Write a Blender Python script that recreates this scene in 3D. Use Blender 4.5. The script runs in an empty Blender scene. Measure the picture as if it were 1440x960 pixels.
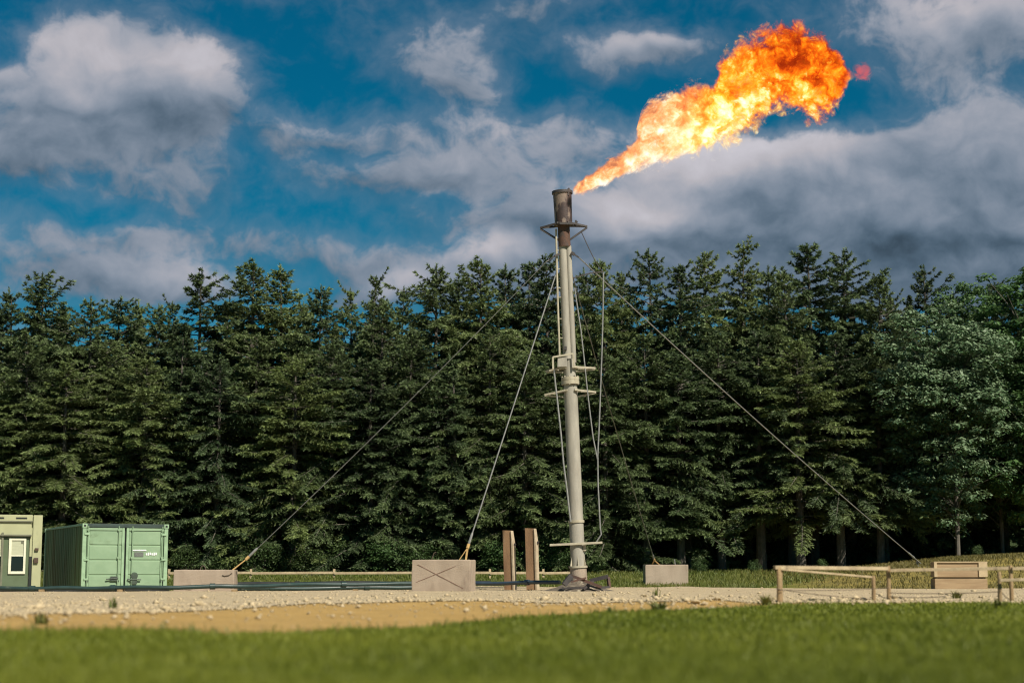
import bpy, bmesh, math, random
import numpy as np
from mathutils import Vector, Matrix, noise as mnoise

rad = math.radians
random.seed(7)
rng = np.random.default_rng(7)
scene = bpy.context.scene
col = scene.collection

# ------------------------------------------------------------------ camera
F = 2400.0                      # focal length in photo pixels (1440 wide)
EYE = 0.45
PITCH = math.atan((808 - 480) / F)
cam = bpy.data.cameras.new('camera')
cam_o = bpy.data.objects.new('camera', cam); col.objects.link(cam_o)
cam.sensor_width = 36.0
cam.lens = 36.0 * F / 1440.0
cam.clip_start = 0.1
cam.clip_end = 6000
cam_o.location = (0, 0, EYE)
cam_o.rotation_euler = (math.pi / 2 + PITCH, 0, 0)
cam.dof.use_dof = True
cam.dof.focus_distance = 58
cam.dof.aperture_fstop = 1.15
scene.camera = cam_o

# ------------------------------------------------------------------ light
SUN_AZ, SUN_EL = 38.0, 46.0     # degrees to the right of straight behind the camera
sun = bpy.data.lights.new('sun', 'SUN')
sun.energy = 5.0
sun.angle = rad(0.53)
sun.color = (1.0, 0.93, 0.80)
sun_o = bpy.data.objects.new('sun', sun); col.objects.link(sun_o)
SV = Vector((math.sin(rad(SUN_AZ)) * math.cos(rad(SUN_EL)), -math.cos(rad(SUN_AZ)) * math.cos(rad(SUN_EL)), math.sin(rad(SUN_EL))))
sun_o.rotation_euler = SV.to_track_quat('Z', 'Y').to_euler()
sun_o.location = (20, -30, 40)
scene.view_settings.view_transform = 'Standard'
scene.view_settings.look = 'None'
scene.view_settings.gamma = 1
scene.view_settings.exposure = 0.48
scene.cycles.volume_max_steps = 256
scene.cycles.max_bounces = 4
scene.cycles.filter_width = 1.15
scene.cycles.transparent_max_bounces = 12
scene.cycles.sample_clamp_indirect = 4


class NT:
    """small helper to write node trees"""
    def __init__(self, tree): self.t = tree
    def n(self, typ, **kw):
        nd = self.t.nodes.new(typ)
        for k, v in kw.items(): setattr(nd, k, v)
        return nd
    def link(self, a, b): self.t.links.new(a, b)
    def val(self, sock, v):
        if hasattr(v, 'is_output'): self.link(v, sock)
        else: sock.default_value = v
    def math(self, op, a, b=0.0, c=None, clamp=False):
        m = self.n('ShaderNodeMath', operation=op, use_clamp=clamp)
        self.val(m.inputs[0], a); self.val(m.inputs[1], b)
        if c is not None: self.val(m.inputs[2], c)
        return m.outputs[0]
    def vmath(self, op, a, b=(0, 0, 0)):
        m = self.n('ShaderNodeVectorMath', operation=op)
        self.val(m.inputs[0], a)
        if op == 'SCALE': self.val(m.inputs['Scale'], b)
        else: self.val(m.inputs[1], b)
        return m.outputs['Value'] if op in ('LENGTH', 'DISTANCE', 'DOT_PRODUCT') else m.outputs[0]
    def ramp01(self, v, lo, hi, smooth=True, a=0.0, b=1.0):
        m = self.n('ShaderNodeMapRange', interpolation_type='SMOOTHSTEP' if smooth else 'LINEAR')
        self.val(m.inputs[0], v); self.val(m.inputs[1], lo); self.val(m.inputs[2], hi)
        self.val(m.inputs[3], a); self.val(m.inputs[4], b)
        return m.outputs[0]
    def noise(self, vec, scale, detail=4, rough=0.5, dist=0.0, color=False):
        m = self.n('ShaderNodeTexNoise')
        if vec is not None: self.link(vec, m.inputs['Vector'])
        m.inputs['Scale'].default_value = scale; m.inputs['Detail'].default_value = detail
        m.inputs['Roughness'].default_value = rough; m.inputs['Distortion'].default_value = dist
        return m.outputs['Color' if color else 'Fac']
    def mix(self, fac, a, b, blend='MIX'):
        m = self.n('ShaderNodeMix', data_type='RGBA', blend_type=blend)
        self.val(m.inputs[0], fac)
        for s, v in ((m.inputs[6], a), (m.inputs[7], b)):
            if hasattr(v, 'is_output'): self.link(v, s)
            else: s.default_value = (v[0], v[1], v[2], 1)
        return m.outputs[2]
    def combine(self, x, y, z):
        m = self.n('ShaderNodeCombineXYZ')
        for i, v in enumerate((x, y, z)): self.val(m.inputs[i], v)
        return m.outputs[0]
    def sep(self, v):
        m = self.n('ShaderNodeSeparateXYZ'); self.link(v, m.inputs[0]); return m.outputs


def ray(px, py):
    u, v = px - 720.0, 480.0 - py
    c, s = math.cos(PITCH), math.sin(PITCH)
    return Vector((u, F * c - v * s, F * s + v * c))


def P(px, py, Y):
    d = ray(px, py)
    return Vector((d.x / d.y * Y, Y, EYE + d.z / d.y * Y))


# ------------------------------------------------------------------ sky
world = bpy.data.worlds.new('World'); scene.world = world
world.use_nodes = True
world.cycles.sampling_method = 'MANUAL'; world.cycles.sample_map_resolution = 256
wt = world.node_tree; wt.nodes.clear()
W = NT(wt)
sky = W.n('ShaderNodeTexSky', sky_type='NISHITA', sun_disc=False)
sky.sun_elevation = rad(SUN_EL); sky.sun_rotation = rad(180 - SUN_AZ)
sky.altitude = 100; sky.air_density = 1.0; sky.dust_density = 0.2; sky.ozone_density = 3.0
tc = W.n('ShaderNodeTexCoord')
D = W.vmath('NORMALIZE', tc.outputs['Generated'])


def dirv(px, py): return ray(px, py).normalized()


# cloud banks: (px, py, half width, half height, weight)
BANKS = [
    (90, 90, 85, 62, .80), (215, 105, 90, 75, .78), (290, 125, 60, 62, .62), (110, 165, 130, 45, .5), (70, 225, 130, 42, .50), (250, 235, 90, 60, .46), (30, 290, 70, 20, .1), (60, 350, 190, 36, .34),
    (230, 385, 150, 34, .55), (400, 190, 60, 30, .46), (510, 195, 60, 20, .34), (490, 255, 80, 26, .48), (610, 240, 50, 26, .36), (620, 80, 90, 46, .50), (660, 130, 60, 26, .34),
    (690, 215, 100, 45, .46), (800, 180, 50, 45, .52), (760, 290, 170, 55, .52), (640, 380, 120, 34, .45), (870, 80, 80, 34, .58), (950, 70, 70, 20, .42),
    (1350, 35, 140, 60, .85), (960, 240, 110, 60, .62), (900, 330, 200, 70, .62), (1090, 230, 130, 60, .62),
    (1340, 200, 170, 60, .60), (1210, 330, 260, 100, .75), (1400, 300, 160, 120, .7), (490, -4, 90, 12, .25),
    (740, 10, 60, 22, .38), (450, 350, 110, 26, .42), (310, 325, 110, 20, .34), (0, 105, 22, 14, .4), (130, 330, 80, 14, .25), (300, 410, 420, 26, .26), (1000, 400, 500, 34, .35), (20, 250, 60, 40, .2),
]
CLEAR = [
    (430, 110, 80, 60, .30), (430, 300, 95, 28, .34), (200, 12, 260, 24, .30), (980, 20, 160, 26, .30), (1180, 160, 110, 34, .48),
    (110, 292, 110, 16, .30), (900, 140, 90, 26, .34), (870, 262, 40, 12, .25), (560, 330, 60, 22, .20), (350, 260, 30, 60, .2), (600, 235, 20, 14, .2), (560, 140, 40, 26, .30), (755, 115, 60, 24, .34), (620, 290, 60, 18, .22), (15, 45, 26, 40, .5), (345, 215, 30, 60, .3),
]
warp = W.noise(D, 22.0, 2, .6, 0, True)
vv = W.vmath('ADD', D, W.vmath('SCALE', W.vmath('SUBTRACT', warp, (.5, .5, .5)), 0.030))


def bump_at(v, px, py, hw, hh, reach):
    """soft ellipse around the direction of (px, py): weight 1 at its centre, 0 at its rim"""
    c = dirv(px, py); k = Vector((F / hw / reach, F / hw / reach, F / hh / reach))
    m_ = W.n('ShaderNodeVectorMath', operation='MULTIPLY_ADD')
    W.link(v, m_.inputs[0]); m_.inputs[1].default_value = k; m_.inputs[2].default_value = (-c.x * k.x, -c.y * k.y, -c.z * k.z)
    d = m_.outputs[0]
    w = W.math('MULTIPLY_ADD', W.vmath('DOT_PRODUCT', d, d), -1.0, 1.0, True)
    return d, W.math('MULTIPLY', w, w)


acc = 0.0; slope = 0.0
for sgn, lst in ((1, BANKS), (-1, CLEAR)):
    for (px, py, hw, hh, wgt) in lst:
        d, w2 = bump_at(vv, px, py, hw, hh, 1.7)
        acc = W.math('MULTIPLY_ADD', w2, sgn * wgt, acc)
        if sgn > 0: slope = W.math('MULTIPLY_ADD', W.math('MULTIPLY', w2, W.vmath('DOT_PRODUCT', d, (.25, 0, 1))), wgt * 1.6, slope)   # heads are lit, bases dim
vz = W.vmath('MULTIPLY', vv, (1, 1, 1.6))
n1 = W.noise(vz, 13.0, 3, .52)
n1b = W.noise(W.vmath('ADD', vz, (0.006, -0.004, 0.016)), 13.0, 3, .52)
n2 = W.noise(W.vmath('MULTIPLY', vv, (1, 1, 1.25)), 85.0, 5, .62)
f0 = W.math('ADD', W.math('ADD', acc, W.math('MULTIPLY', W.math('SUBTRACT', n1, .5), 1.15)), W.math('MULTIPLY', W.math('SUBTRACT', n2, .5), .85))
cover = W.ramp01(f0, 0.06, 0.66, True, 0.0, .96)
cover = W.math('MAXIMUM', cover, W.ramp01(f0, -.40, .40, True, 0.0, .30))          # thin veil around the banks
relief = W.math('ADD', W.math('MULTIPLY', W.math('SUBTRACT', n1, n1b), .8), W.math('MULTIPLY', slope, .40))
lit = W.ramp01(relief, -0.26, 0.26, True, 0.0, 1.0)
lowband = W.noise(D, 18.0, 2, .6)
# sunlit heads and grey bases of the individual banks
BRIGHT = [(100, 85, 100, 45, .20), (280, 90, 60, 45, .15), (960, 215, 100, 45, .22), (890, 295, 80, 30, .24), (690, 350, 60, 20, .20), (1130, 200, 110, 28, .16), (1310, 30, 120, 50, .14), (620, 80, 90, 40, .08), (880, 70, 90, 30, .10),
          (1370, 310, 200, 70, -.05), (1180, 340, 200, 50, -.03), (1430, 220, 120, 60, -.03), (720, 220, 160, 70, .06), (570, 395, 40, 16, .2), (230, 380, 100, 20, .08)]
bacc = 0.0
for (px, py, hw, hh, wgt) in BRIGHT:
    bacc = W.math('MULTIPLY_ADD', bump_at(vv, px, py, hw, hh, 1.7)[1], wgt, bacc)
br = W.math('ADD', W.math('MULTIPLY', lit, .21), bacc)
br = W.math('ADD', br, W.math('MULTIPLY', W.math('SUBTRACT', lowband, .5), .10))
br = W.math('MULTIPLY_ADD', W.math('SUBTRACT', n2, .5), .14, br)
br = W.math('MAXIMUM', W.math('ADD', br, 0.145), 0.07)
cloud_col = W.mix(W.ramp01(br, .12, .46, False), (0.62, 0.93, 1.30), (1.02, 0.98, 1.06))
cloud_rgb = W.vmath('SCALE', cloud_col, W.math('MULTIPLY', br, 7.5))
sky_rgb = W.vmath('MULTIPLY', sky.outputs[0], (0.005, 0.29, 0.345))
allc = W.mix(cover, sky_rgb, cloud_rgb)
bg = W.n('ShaderNodeBackground'); bg.inputs['Strength'].default_value = 0.10
W.link(allc, bg.inputs['Color'])
wo = W.n('ShaderNodeOutputWorld'); W.link(bg.outputs[0], wo.inputs['Surface'])

# ------------------------------------------------------------------ materials


def new_mat(name):
    m = bpy.data.materials.new(name); m.use_nodes = True
    m.node_tree.nodes.clear()
    t = NT(m.node_tree)
    out = t.n('ShaderNodeOutputMaterial'); bs = t.n('ShaderNodeBsdfPrincipled')
    t.link(bs.outputs[0], out.inputs['Surface'])
    return m, t, bs, out


def simple(name, c1, c2=None, scale=6.0, rough=0.7, bump=0.0, bscale=40.0, metal=0.0, stain=None, stain_scale=2.0, stain_lo=.55, stain_hi=.7, stretch=(1, 1, 1), spec=None, dstr=None):
    """two-tone noise colour, optional stains with a shape of their own, fine bump"""
    m, t, bs, out = new_mat(name)
    c2 = c2 or tuple(x * .75 for x in c1)
    tcn = t.n('ShaderNodeTexCoord')
    info = t.n('ShaderNodeObjectInfo')
    v = t.vmath('ADD', t.vmath('MULTIPLY', tcn.outputs['Object'], stretch), t.vmath('SCALE', (7.1, 3.3, 5.7), info.outputs['Random']))
    n = t.noise(v, scale, 6, .6)
    c = t.mix(t.ramp01(n, .32, .68), c1, c2)
    if stain:
        s = t.noise(v, stain_scale, 7, .62, .4)
        c = t.mix(t.ramp01(s, stain_lo, stain_hi), c, stain)
    t.link(c, bs.inputs['Base Color'])
    bs.inputs['Roughness'].default_value = rough
    bs.inputs['Metallic'].default_value = metal
    if spec is not None: bs.inputs['Specular IOR Level'].default_value = spec
    if bump:
        b = t.n('ShaderNodeBump'); b.inputs['Strength'].default_value = bump; b.inputs['Distance'].default_value = 0.02
        t.link(t.noise(tcn.outputs['Object'], bscale, 6, .65), b.inputs['Height'])
        t.link(b.outputs[0], bs.inputs['Normal'])
    return m


M = {}
M['concrete'] = simple('concrete', (.36, .285, .215), (.30, .235, .175), 2.5, .9, .5, 30, stain=(.17, .125, .09), stain_scale=2.4, stain_lo=.52, stain_hi=.78, stretch=(1, 1, .35))
M['concrete_side'] = M['concrete']
M['chalk'] = simple('brown_scratch', (.16, .085, .06), (.24, .15, .11), 14, .9)
M['stack_paint'] = simple('weathered_stack_paint', (.33, .305, .25), (.25, .23, .19), 3.0, .62, .2, 30, stain=(.22, .19, .15), stain_scale=1.3, stain_lo=.58, stain_hi=.78, stretch=(2, 2, .45))
M['stack_arm'] = simple('cream_steel', (.42, .38, .28), (.32, .28, .20), 5, .6, .2, 40, stain=(.26, .17, .09), stain_scale=4, stain_lo=.6, stain_hi=.75)
M['rust'] = simple('rusty_steel', (.10, .05, .033), (.07, .04, .03), 6, .85, .5, 30, stain=(.055, .04, .035), stain_scale=3.5, stain_lo=.5, stain_hi=.62)
M['drum'] = simple('burnt_rust_drum', (.055, .030, .025), (.036, .025, .024), 4, .6, .4, 26, stain=(.19, .14, .11), stain_scale=1.3, stain_lo=.49, stain_hi=.54, stretch=(1.6, 1.6, .6))
M['dark_steel'] = simple('dark_steel', (.055, .045, .042), (.035, .03, .03), 8, .6, .3, 40)
M['galv'] = simple('galvanised_cable', (.27, .265, .25), (.2, .2, .19), 12, .5, .2, 60, metal=.3)
M['strap'] = simple('orange_webbing', (.50, .32, .12), (.38, .25, .10), 14, .8, .3, 60)
M['rust_post'] = simple('rust_brown_plate', (.30, .175, .09), (.22, .125, .065), 4, .85, .4, 30, stain=(.33, .24, .15), stain_scale=2.2, stain_lo=.58, stain_hi=.75, stretch=(1, 1, .3))
M['post_edge'] = simple('pale_plate_edge', (.44, .36, .25), (.34, .26, .17), 6, .8, .3, 30)
M['pipe_green'] = simple('dark_green_pipe', (.012, .030, .027), (.018, .042, .036), 5, .45, .1, 30, stain=(.10, .10, .08), stain_scale=3, stain_lo=.6, stain_hi=.8)
M['pipe_blue'] = simple('dark_blue_pipe', (.028, .045, .065), (.04, .06, .08), 5, .35, .1, 30)
M['pipe_black'] = simple('black_pipe', (.016, .018, .018), (.03, .03, .028), 5, .45, .1, 30)
M['wood_pale'] = simple('pale_fence_timber', (.46, .36, .22), (.33, .25, .15), 5, .85, .5, 30, stain=(.20, .155, .10), stain_scale=3.5, stain_lo=.56, stain_hi=.75)
M['wood_post'] = simple('weathered_fence_post', (.34, .235, .12), (.24, .16, .08), 6, .9, .6, 30, stretch=(1, 1, .4))
M['wood_board'] = simple('brown_crate_board', (.36, .255, .145), (.28, .19, .105), 3, .85, .4, 40, stretch=(.4, 1, 3))
M['wood_frame'] = simple('crate_batten', (.50, .39, .24), (.42, .32, .19), 4, .85, .4, 40)
M['wire'] = simple('rusty_fence_wire', (.10, .075, .05), (.07, .05, .035), 8, .8)
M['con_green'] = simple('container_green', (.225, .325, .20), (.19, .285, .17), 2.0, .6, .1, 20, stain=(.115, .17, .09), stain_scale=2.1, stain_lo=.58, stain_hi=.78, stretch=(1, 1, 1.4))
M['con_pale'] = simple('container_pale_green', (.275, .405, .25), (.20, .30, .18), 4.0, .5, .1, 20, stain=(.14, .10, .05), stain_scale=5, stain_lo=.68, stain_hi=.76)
M['con_side'] = simple('shaded_side_green', (.12, .19, .10), (.085, .135, .055), 1.6, .8, .2, 20, stain=(.075, .09, .03), stain_scale=1.2, stain_lo=.45, stain_hi=.62, stretch=(2.2, 2.2, .25))  # the side wall's shade is put into this darker green, under streaky stains
M['con_dark'] = simple('container_dark_trim', (.03, .055, .045), (.02, .035, .03), 5, .6)
M['gasket'] = simple('black_gasket', (.01, .014, .012), None, 5, .7)
M['lock'] = simple('dark_lock_steel', (.05, .075, .05), (.03, .04, .03), 8, .6, .3, 30)
M['placard'] = simple('white_placard', (.78, .80, .76), (.62, .64, .6), 30, .6)
M['placard_mark'] = simple('dark_placard_print', (.06, .07, .06), (.16, .17, .15), 60, .6)
M['cab'] = simple('cabin_olive_cream', (.37, .375, .215), (.33, .335, .19), 2.5, .6, .1, 20, stain=(.24, .24, .13), stain_scale=1.6, stain_lo=.62, stain_hi=.8, stretch=(1, 1, .5))
M['cab_green'] = simple('cabin_dull_green', (.095, .13, .07), (.08, .11, .055), 3, .6, .1, 20)
M['cab_trim'] = simple('cabin_trim_grey', (.16, .16, .105), (.12, .12, .08), 4, .6)
M['frame_cream'] = simple('cream_window_frame', (.66, .65, .50), (.58, .57, .43), 4, .5)
M['blind'] = simple('pale_blind', (.42, .43, .30), (.36, .37, .25), 3, .7, stretch=(1, 1, 12))
M['brown_box'] = simple('brown_lock_box', (.075, .045, .025), (.05, .03, .02), 8, .7, .3, 30)
gm, gt, gb, _ = new_mat('dark_window_glass')
gb.inputs['Base Color'].default_value = (.012, .015, .014, 1); gb.inputs['Roughness'].default_value = .08
M['glass'] = gm
M['bark'] = simple('grey_brown_bark', (.12, .105, .085), (.07, .06, .05), 8, .95, .8, 14, stretch=(1, 1, .35))
M['rock'] = simple('pale_limestone', (.50, .40, .245), (.33, .255, .15), 16, .95, .6, 20, stain=(.34, .27, .16), stain_scale=3, stain_lo=.55, stain_hi=.75)
M['soil'] = simple('grey_spoil', (.13, .105, .075), (.075, .06, .045), 7, .95, .8, 14, stain=(.30, .26, .19), stain_scale=6, stain_lo=.56, stain_hi=.66)


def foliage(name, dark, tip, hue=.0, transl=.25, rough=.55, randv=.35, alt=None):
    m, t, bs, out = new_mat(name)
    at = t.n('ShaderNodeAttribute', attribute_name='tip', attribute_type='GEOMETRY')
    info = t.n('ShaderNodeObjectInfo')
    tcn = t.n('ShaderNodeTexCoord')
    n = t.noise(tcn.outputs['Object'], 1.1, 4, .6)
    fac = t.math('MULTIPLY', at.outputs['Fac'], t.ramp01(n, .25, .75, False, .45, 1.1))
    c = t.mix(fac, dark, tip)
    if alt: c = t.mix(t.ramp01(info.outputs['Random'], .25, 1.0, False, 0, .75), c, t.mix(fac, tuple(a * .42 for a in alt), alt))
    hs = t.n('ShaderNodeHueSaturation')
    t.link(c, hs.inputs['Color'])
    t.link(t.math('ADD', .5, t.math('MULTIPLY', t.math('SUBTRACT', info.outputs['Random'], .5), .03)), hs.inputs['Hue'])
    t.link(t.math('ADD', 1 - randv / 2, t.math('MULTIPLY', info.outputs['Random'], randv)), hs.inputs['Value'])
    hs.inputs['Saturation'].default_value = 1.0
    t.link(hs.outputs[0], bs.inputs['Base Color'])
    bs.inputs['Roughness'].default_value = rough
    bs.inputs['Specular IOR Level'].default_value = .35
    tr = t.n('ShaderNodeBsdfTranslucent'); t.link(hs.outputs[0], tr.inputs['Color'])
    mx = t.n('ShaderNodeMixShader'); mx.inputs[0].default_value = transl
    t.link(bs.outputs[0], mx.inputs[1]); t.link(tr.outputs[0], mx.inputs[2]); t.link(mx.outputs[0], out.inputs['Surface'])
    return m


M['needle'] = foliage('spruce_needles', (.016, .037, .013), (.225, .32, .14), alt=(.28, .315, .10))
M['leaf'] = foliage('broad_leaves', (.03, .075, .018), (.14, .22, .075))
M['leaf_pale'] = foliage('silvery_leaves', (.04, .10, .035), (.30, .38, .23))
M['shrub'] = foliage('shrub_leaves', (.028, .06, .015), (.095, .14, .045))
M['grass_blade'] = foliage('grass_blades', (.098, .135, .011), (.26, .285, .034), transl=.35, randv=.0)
M['straw'] = foliage('straw_blades', (.10, .085, .025), (.25, .20, .062), transl=.3, randv=.0)
M['grass_dry'] = foliage('rough_grass_blades', (.085, .115, .02), (.23, .21, .06), transl=.3, randv=.0)

# ------------------------------------------------------------------ mesh helpers


class MB:
    def __init__(self): self.v, self.f = [], []
    def add(self, vs, fs):
        o = len(self.v)
        self.v.extend([tuple(x) for x in vs]); self.f.extend([tuple(i + o for i in q) for q in fs])
        return self
    def box(self, c, s, rot=None):
        c = Vector(c); hx, hy, hz = s[0] / 2, s[1] / 2, s[2] / 2
        vs = [Vector((x, y, z)) for x in (-hx, hx) for y in (-hy, hy) for z in (-hz, hz)]
        if rot is not None: vs = [rot @ q for q in vs]
        return self.add([q + c for q in vs], [(0, 1, 3, 2), (4, 6, 7, 5), (0, 4, 5, 1), (2, 3, 7, 6), (0, 2, 6, 4), (1, 5, 7, 3)])
    def bar(self, a, b, w, h=None, up=(0, 0, 1)):
        a, b = Vector(a), Vector(b); h = h or w
        z = (b - a); L = z.length; z.normalize()
        x = Vector(up).cross(z)
        if x.length < 1e-4: x = Vector((1, 0, 0)).cross(z)
        x.normalize(); y = z.cross(x)
        R = Matrix((x, y, z)).transposed()
        return self.box((a + b) / 2, (w, h, L), R)
    def tube(self, pts, r, sides=8, cap=True):
        pts = [Vector(p) for p in pts]
        n = len(pts); rs = r if isinstance(r, (list, tuple)) else [r] * n
        vs, fs = [], []
        prev = None
        for i, p in enumerate(pts):
            d = (pts[min(i + 1, n - 1)] - pts[max(i - 1, 0)]).normalized()
            x = prev - d * prev.dot(d) if prev is not None else (Vector((0, 1, 0)).cross(d) if abs(d.y) < .9 else Vector((1, 0, 0)).cross(d))
            x.normalize(); prev = x; y = d.cross(x)
            for k in range(sides):
                a = 2 * math.pi * k / sides
                vs.append(p + (x * math.cos(a) + y * math.sin(a)) * rs[i])
        for i in range(n - 1):
            for k in range(sides):
                k2 = (k + 1) % sides
                fs.append((i * sides + k, i * sides + k2, (i + 1) * sides + k2, (i + 1) * sides + k))
        if cap:
            fs.append(tuple(range(sides))[::-1]); fs.append(tuple((n - 1) * sides + k for k in range(sides)))
        return self.add(vs, fs)
    def lathe(self, prof, sides=24, c=(0, 0, 0)):
        vs, fs = [], []
        for (r, z) in prof:
            for k in range(sides):
                a = 2 * math.pi * k / sides
                vs.append((c[0] + r * math.cos(a), c[1] + r * math.sin(a), c[2] + z))
        for i in range(len(prof) - 1):
            for k in range(sides):
                k2 = (k + 1) % sides
                fs.append((i * sides + k, i * sides + k2, (i + 1) * sides + k2, (i + 1) * sides + k))
        return self.add(vs, fs)
    def build(self, name, mat, parent=None, smooth=False, bevel=0.0, loc=None):
        me = bpy.data.meshes.new(name)
        me.from_pydata(self.v, [], self.f); me.update()
        if bevel:
            bm = bmesh.new(); bm.from_mesh(me)
            bmesh.ops.bevel(bm, geom=bm.edges[:], offset=bevel, segments=2, affect='EDGES', profile=.6)
            bm.to_mesh(me); bm.free()
        if smooth:
            me.polygons.foreach_set('use_smooth', [True] * len(me.polygons))
            try: me.set_sharp_from_angle(angle=rad(35))
            except Exception: pass
        me.materials.append(M[mat] if isinstance(mat, str) else mat)
        o = bpy.data.objects.new(name, me); col.objects.link(o)
        if parent is not None: o.parent = parent
        if loc is not None: o.location = loc
        return o


def tag(o, label=None, cat=None, group=None, kind=None):
    if label: o['label'] = label
    if cat: o['category'] = cat
    if group: o['group'] = group
    if kind: o['kind'] = kind
    return o


def empty(name, loc, rz=0.0, ry=0.0):
    o = bpy.data.objects.new(name, None); col.objects.link(o)
    o.empty_display_size = .2
    o.location = loc; o.rotation_euler = (0, ry, rz)
    return o


def np_mesh(name, verts, tris, mat, tip=None, parent=None, quads=False):
    verts = np.asarray(verts, np.float32); tris = np.asarray(tris, np.int32)
    me = bpy.data.meshes.new(name)
    k = tris.shape[1]
    me.vertices.add(len(verts)); me.vertices.foreach_set('co', verts.ravel())
    me.loops.add(tris.size); me.loops.foreach_set('vertex_index', tris.ravel())
    me.polygons.add(len(tris)); me.polygons.foreach_set('loop_start', np.arange(0, tris.size, k, dtype=np.int32))
    me.update(calc_edges=True)
    if tip is not None:
        a = me.attributes.new('tip', 'FLOAT', 'POINT'); a.data.foreach_set('value', np.asarray(tip, np.float32))
    me.materials.append(M[mat] if isinstance(mat, str) else mat)
    if name is None: return me
    o = bpy.data.objects.new(name, me); col.objects.link(o)
    if parent is not None: o.parent = parent
    return o


# ------------------------------------------------------------------ terrain
def ss(x, a, b):
    t = np.clip((x - a) / (b - a), 0, 1); return t * t * (3 - 2 * t)


GX = [-60, -20, -4, -2.2, -1, 0, 1.3, 2.6, 3.9, 8, 30, 60]
GYv = [11.5, 11.8, 13.0, 12.9, 15.2, 18, 20.2, 22.3, 25.2, 27, 29, 30]     # near grass ends here
VX = [-60, -20, -6, -4.3, -3.4, -1.4, .95, 2.4, 3.5, 4.05, 9, 30, 60]
VYv = [17, 17.5, 18.5, 20.5, 25.5, 28.2, 28.6, 28.4, 29.2, 25.8, 27.4, 29.3, 30.3]    # gravel begins here


def wob(x, s, seed): return np.sin(x * s + seed) * .5 + np.sin(x * s * 2.3 + seed * 1.7) * .3 + np.sin(x * s * 5.1 + seed * 2.9) * .2


def grass_edge(x): return np.interp(x, GX, GYv) + .45 * wob(x, 2.1, 1.0)
def gravel_edge(x): return np.maximum(np.interp(x, VX, VYv) + .9 * wob(x, 2.7, 4.0), grass_edge(x) + .02)
def gravel_back(x): return np.interp(x, [6, 9.5], [60.0, 54.6]) + .8 * wob(x, .7, 2.0) * np.interp(x, [6, 9], [1, .3])


def terrain(x, y):
    x = np.asarray(x, float); y = np.asarray(y, float)
    z = .015 * np.sin(x * .9 + y * .35) + .012 * np.sin(x * 2.1 - y * .8)
    z = z * ss(y, 8, 14) * (1 - .7 * ss(y, 30, 42))
    z = z - .62 * (1 - ss(x, -10.0, -9.25)) * ss(y, 45.9, 46.9) * (1 - ss(y, 57, 62)) * ss(x, -34, -29)   # sunken yard of the container and cabin
    z = z + ss(y, 58, 74) * .58 + ss(y, 90, 300) * 2
    mz = np.interp(x, [8.5, 11, 14.2, 18, 24, 40], [0, .42, .72, 1.12, 1.35, 1.4])
    z = np.where(mz > 0, np.maximum(z, mz * ss(y, 54.5, 60.5)), z)
    return z


def tz(x, y): return float(terrain(x, y))


xs = np.unique(np.concatenate([np.array([-3000, -800, -250, -120, -70]), np.arange(-45, 45.01, .5), np.arange(-12, 24, .25), np.array([70, 120, 250, 800, 3000])]))
ys = np.unique(np.concatenate([np.array([-3000, -800, -200, -60, -20, -5]), np.arange(0, 45, .5), np.arange(45, 64, .25), np.arange(64, 110, 1.0), np.array([140, 220, 300, 800, 3000])]))
XX, YY = np.meshgrid(xs, ys)
ZZ = terrain(XX, YY)
nx, ny = len(xs), len(ys)
idx = np.arange(nx * ny).reshape(ny, nx)
quads = np.stack([idx[:-1, :-1], idx[:-1, 1:], idx[1:, 1:], idx[1:, :-1]], -1).reshape(-1, 4)

m, t, bs, out = new_mat('meadow_ground')
geo = t.n('ShaderNodeNewGeometry')
pz = t.sep(geo.outputs['Position'])
na = t.noise(geo.outputs['Position'], .55, 6, .6); nb = t.noise(geo.outputs['Position'], 14, 4, .7)
cg = t.mix(t.ramp01(na, .3, .7), (.080, .125, .018), (.125, .150, .026))
cg = t.mix(t.math('MULTIPLY', nb, .6), cg, (.065, .075, .018))
mound_f = t.math('MULTIPLY', t.ramp01(t.math('ADD', pz[0], t.math('MULTIPLY', na, 3.0)), 9.0, 13.0), t.ramp01(pz[1], 53.0, 55.0))
strip = t.noise(t.vmath('MULTIPLY', geo.outputs['Position'], (1, 1, 6)), 1.3, 5, .6)
cd = t.mix(t.ramp01(strip, .35, .65), (.235, .185, .055), (.15, .125, .04))
t.link(t.mix(mound_f, cg, cd), bs.inputs['Base Color']); bs.inputs['Roughness'].default_value = .95
bs.inputs['Specular IOR Level'].default_value = .1
bp = t.n('ShaderNodeBump'); bp.inputs['Strength'].default_value = .8; bp.inputs['Distance'].default_value = .05
t.link(nb, bp.inputs['Height']); t.link(bp.outputs[0], bs.inputs['Normal'])
M['meadow'] = m
ground = np_mesh('ground', np.stack([XX.ravel(), YY.ravel(), ZZ.ravel()], -1), quads, 'meadow')
tag(ground, 'rough green meadow ground rising to an earth bank under the trees', 'ground', kind='structure')


def strip_sheet(name, mat, x0, x1, dx, lo, hi, rows, dz):
    X = np.arange(x0, x1 + dx / 2, dx)
    a, b = lo(X), hi(X)
    V = np.linspace(0, 1, rows)
    Yg = a[None, :] + (b - a)[None, :] * V[:, None]
    Xg = np.repeat(X[None, :], rows, 0)
    Zg = terrain(Xg, Yg) + dz
    n_, r_ = len(X), rows
    ii = np.arange(n_ * r_).reshape(r_, n_)
    q = np.stack([ii[:-1, :-1], ii[:-1, 1:], ii[1:, 1:], ii[1:, :-1]], -1).reshape(-1, 4)
    return np_mesh(name, np.stack([Xg.ravel(), Yg.ravel(), Zg.ravel()], -1), q, mat)


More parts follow.
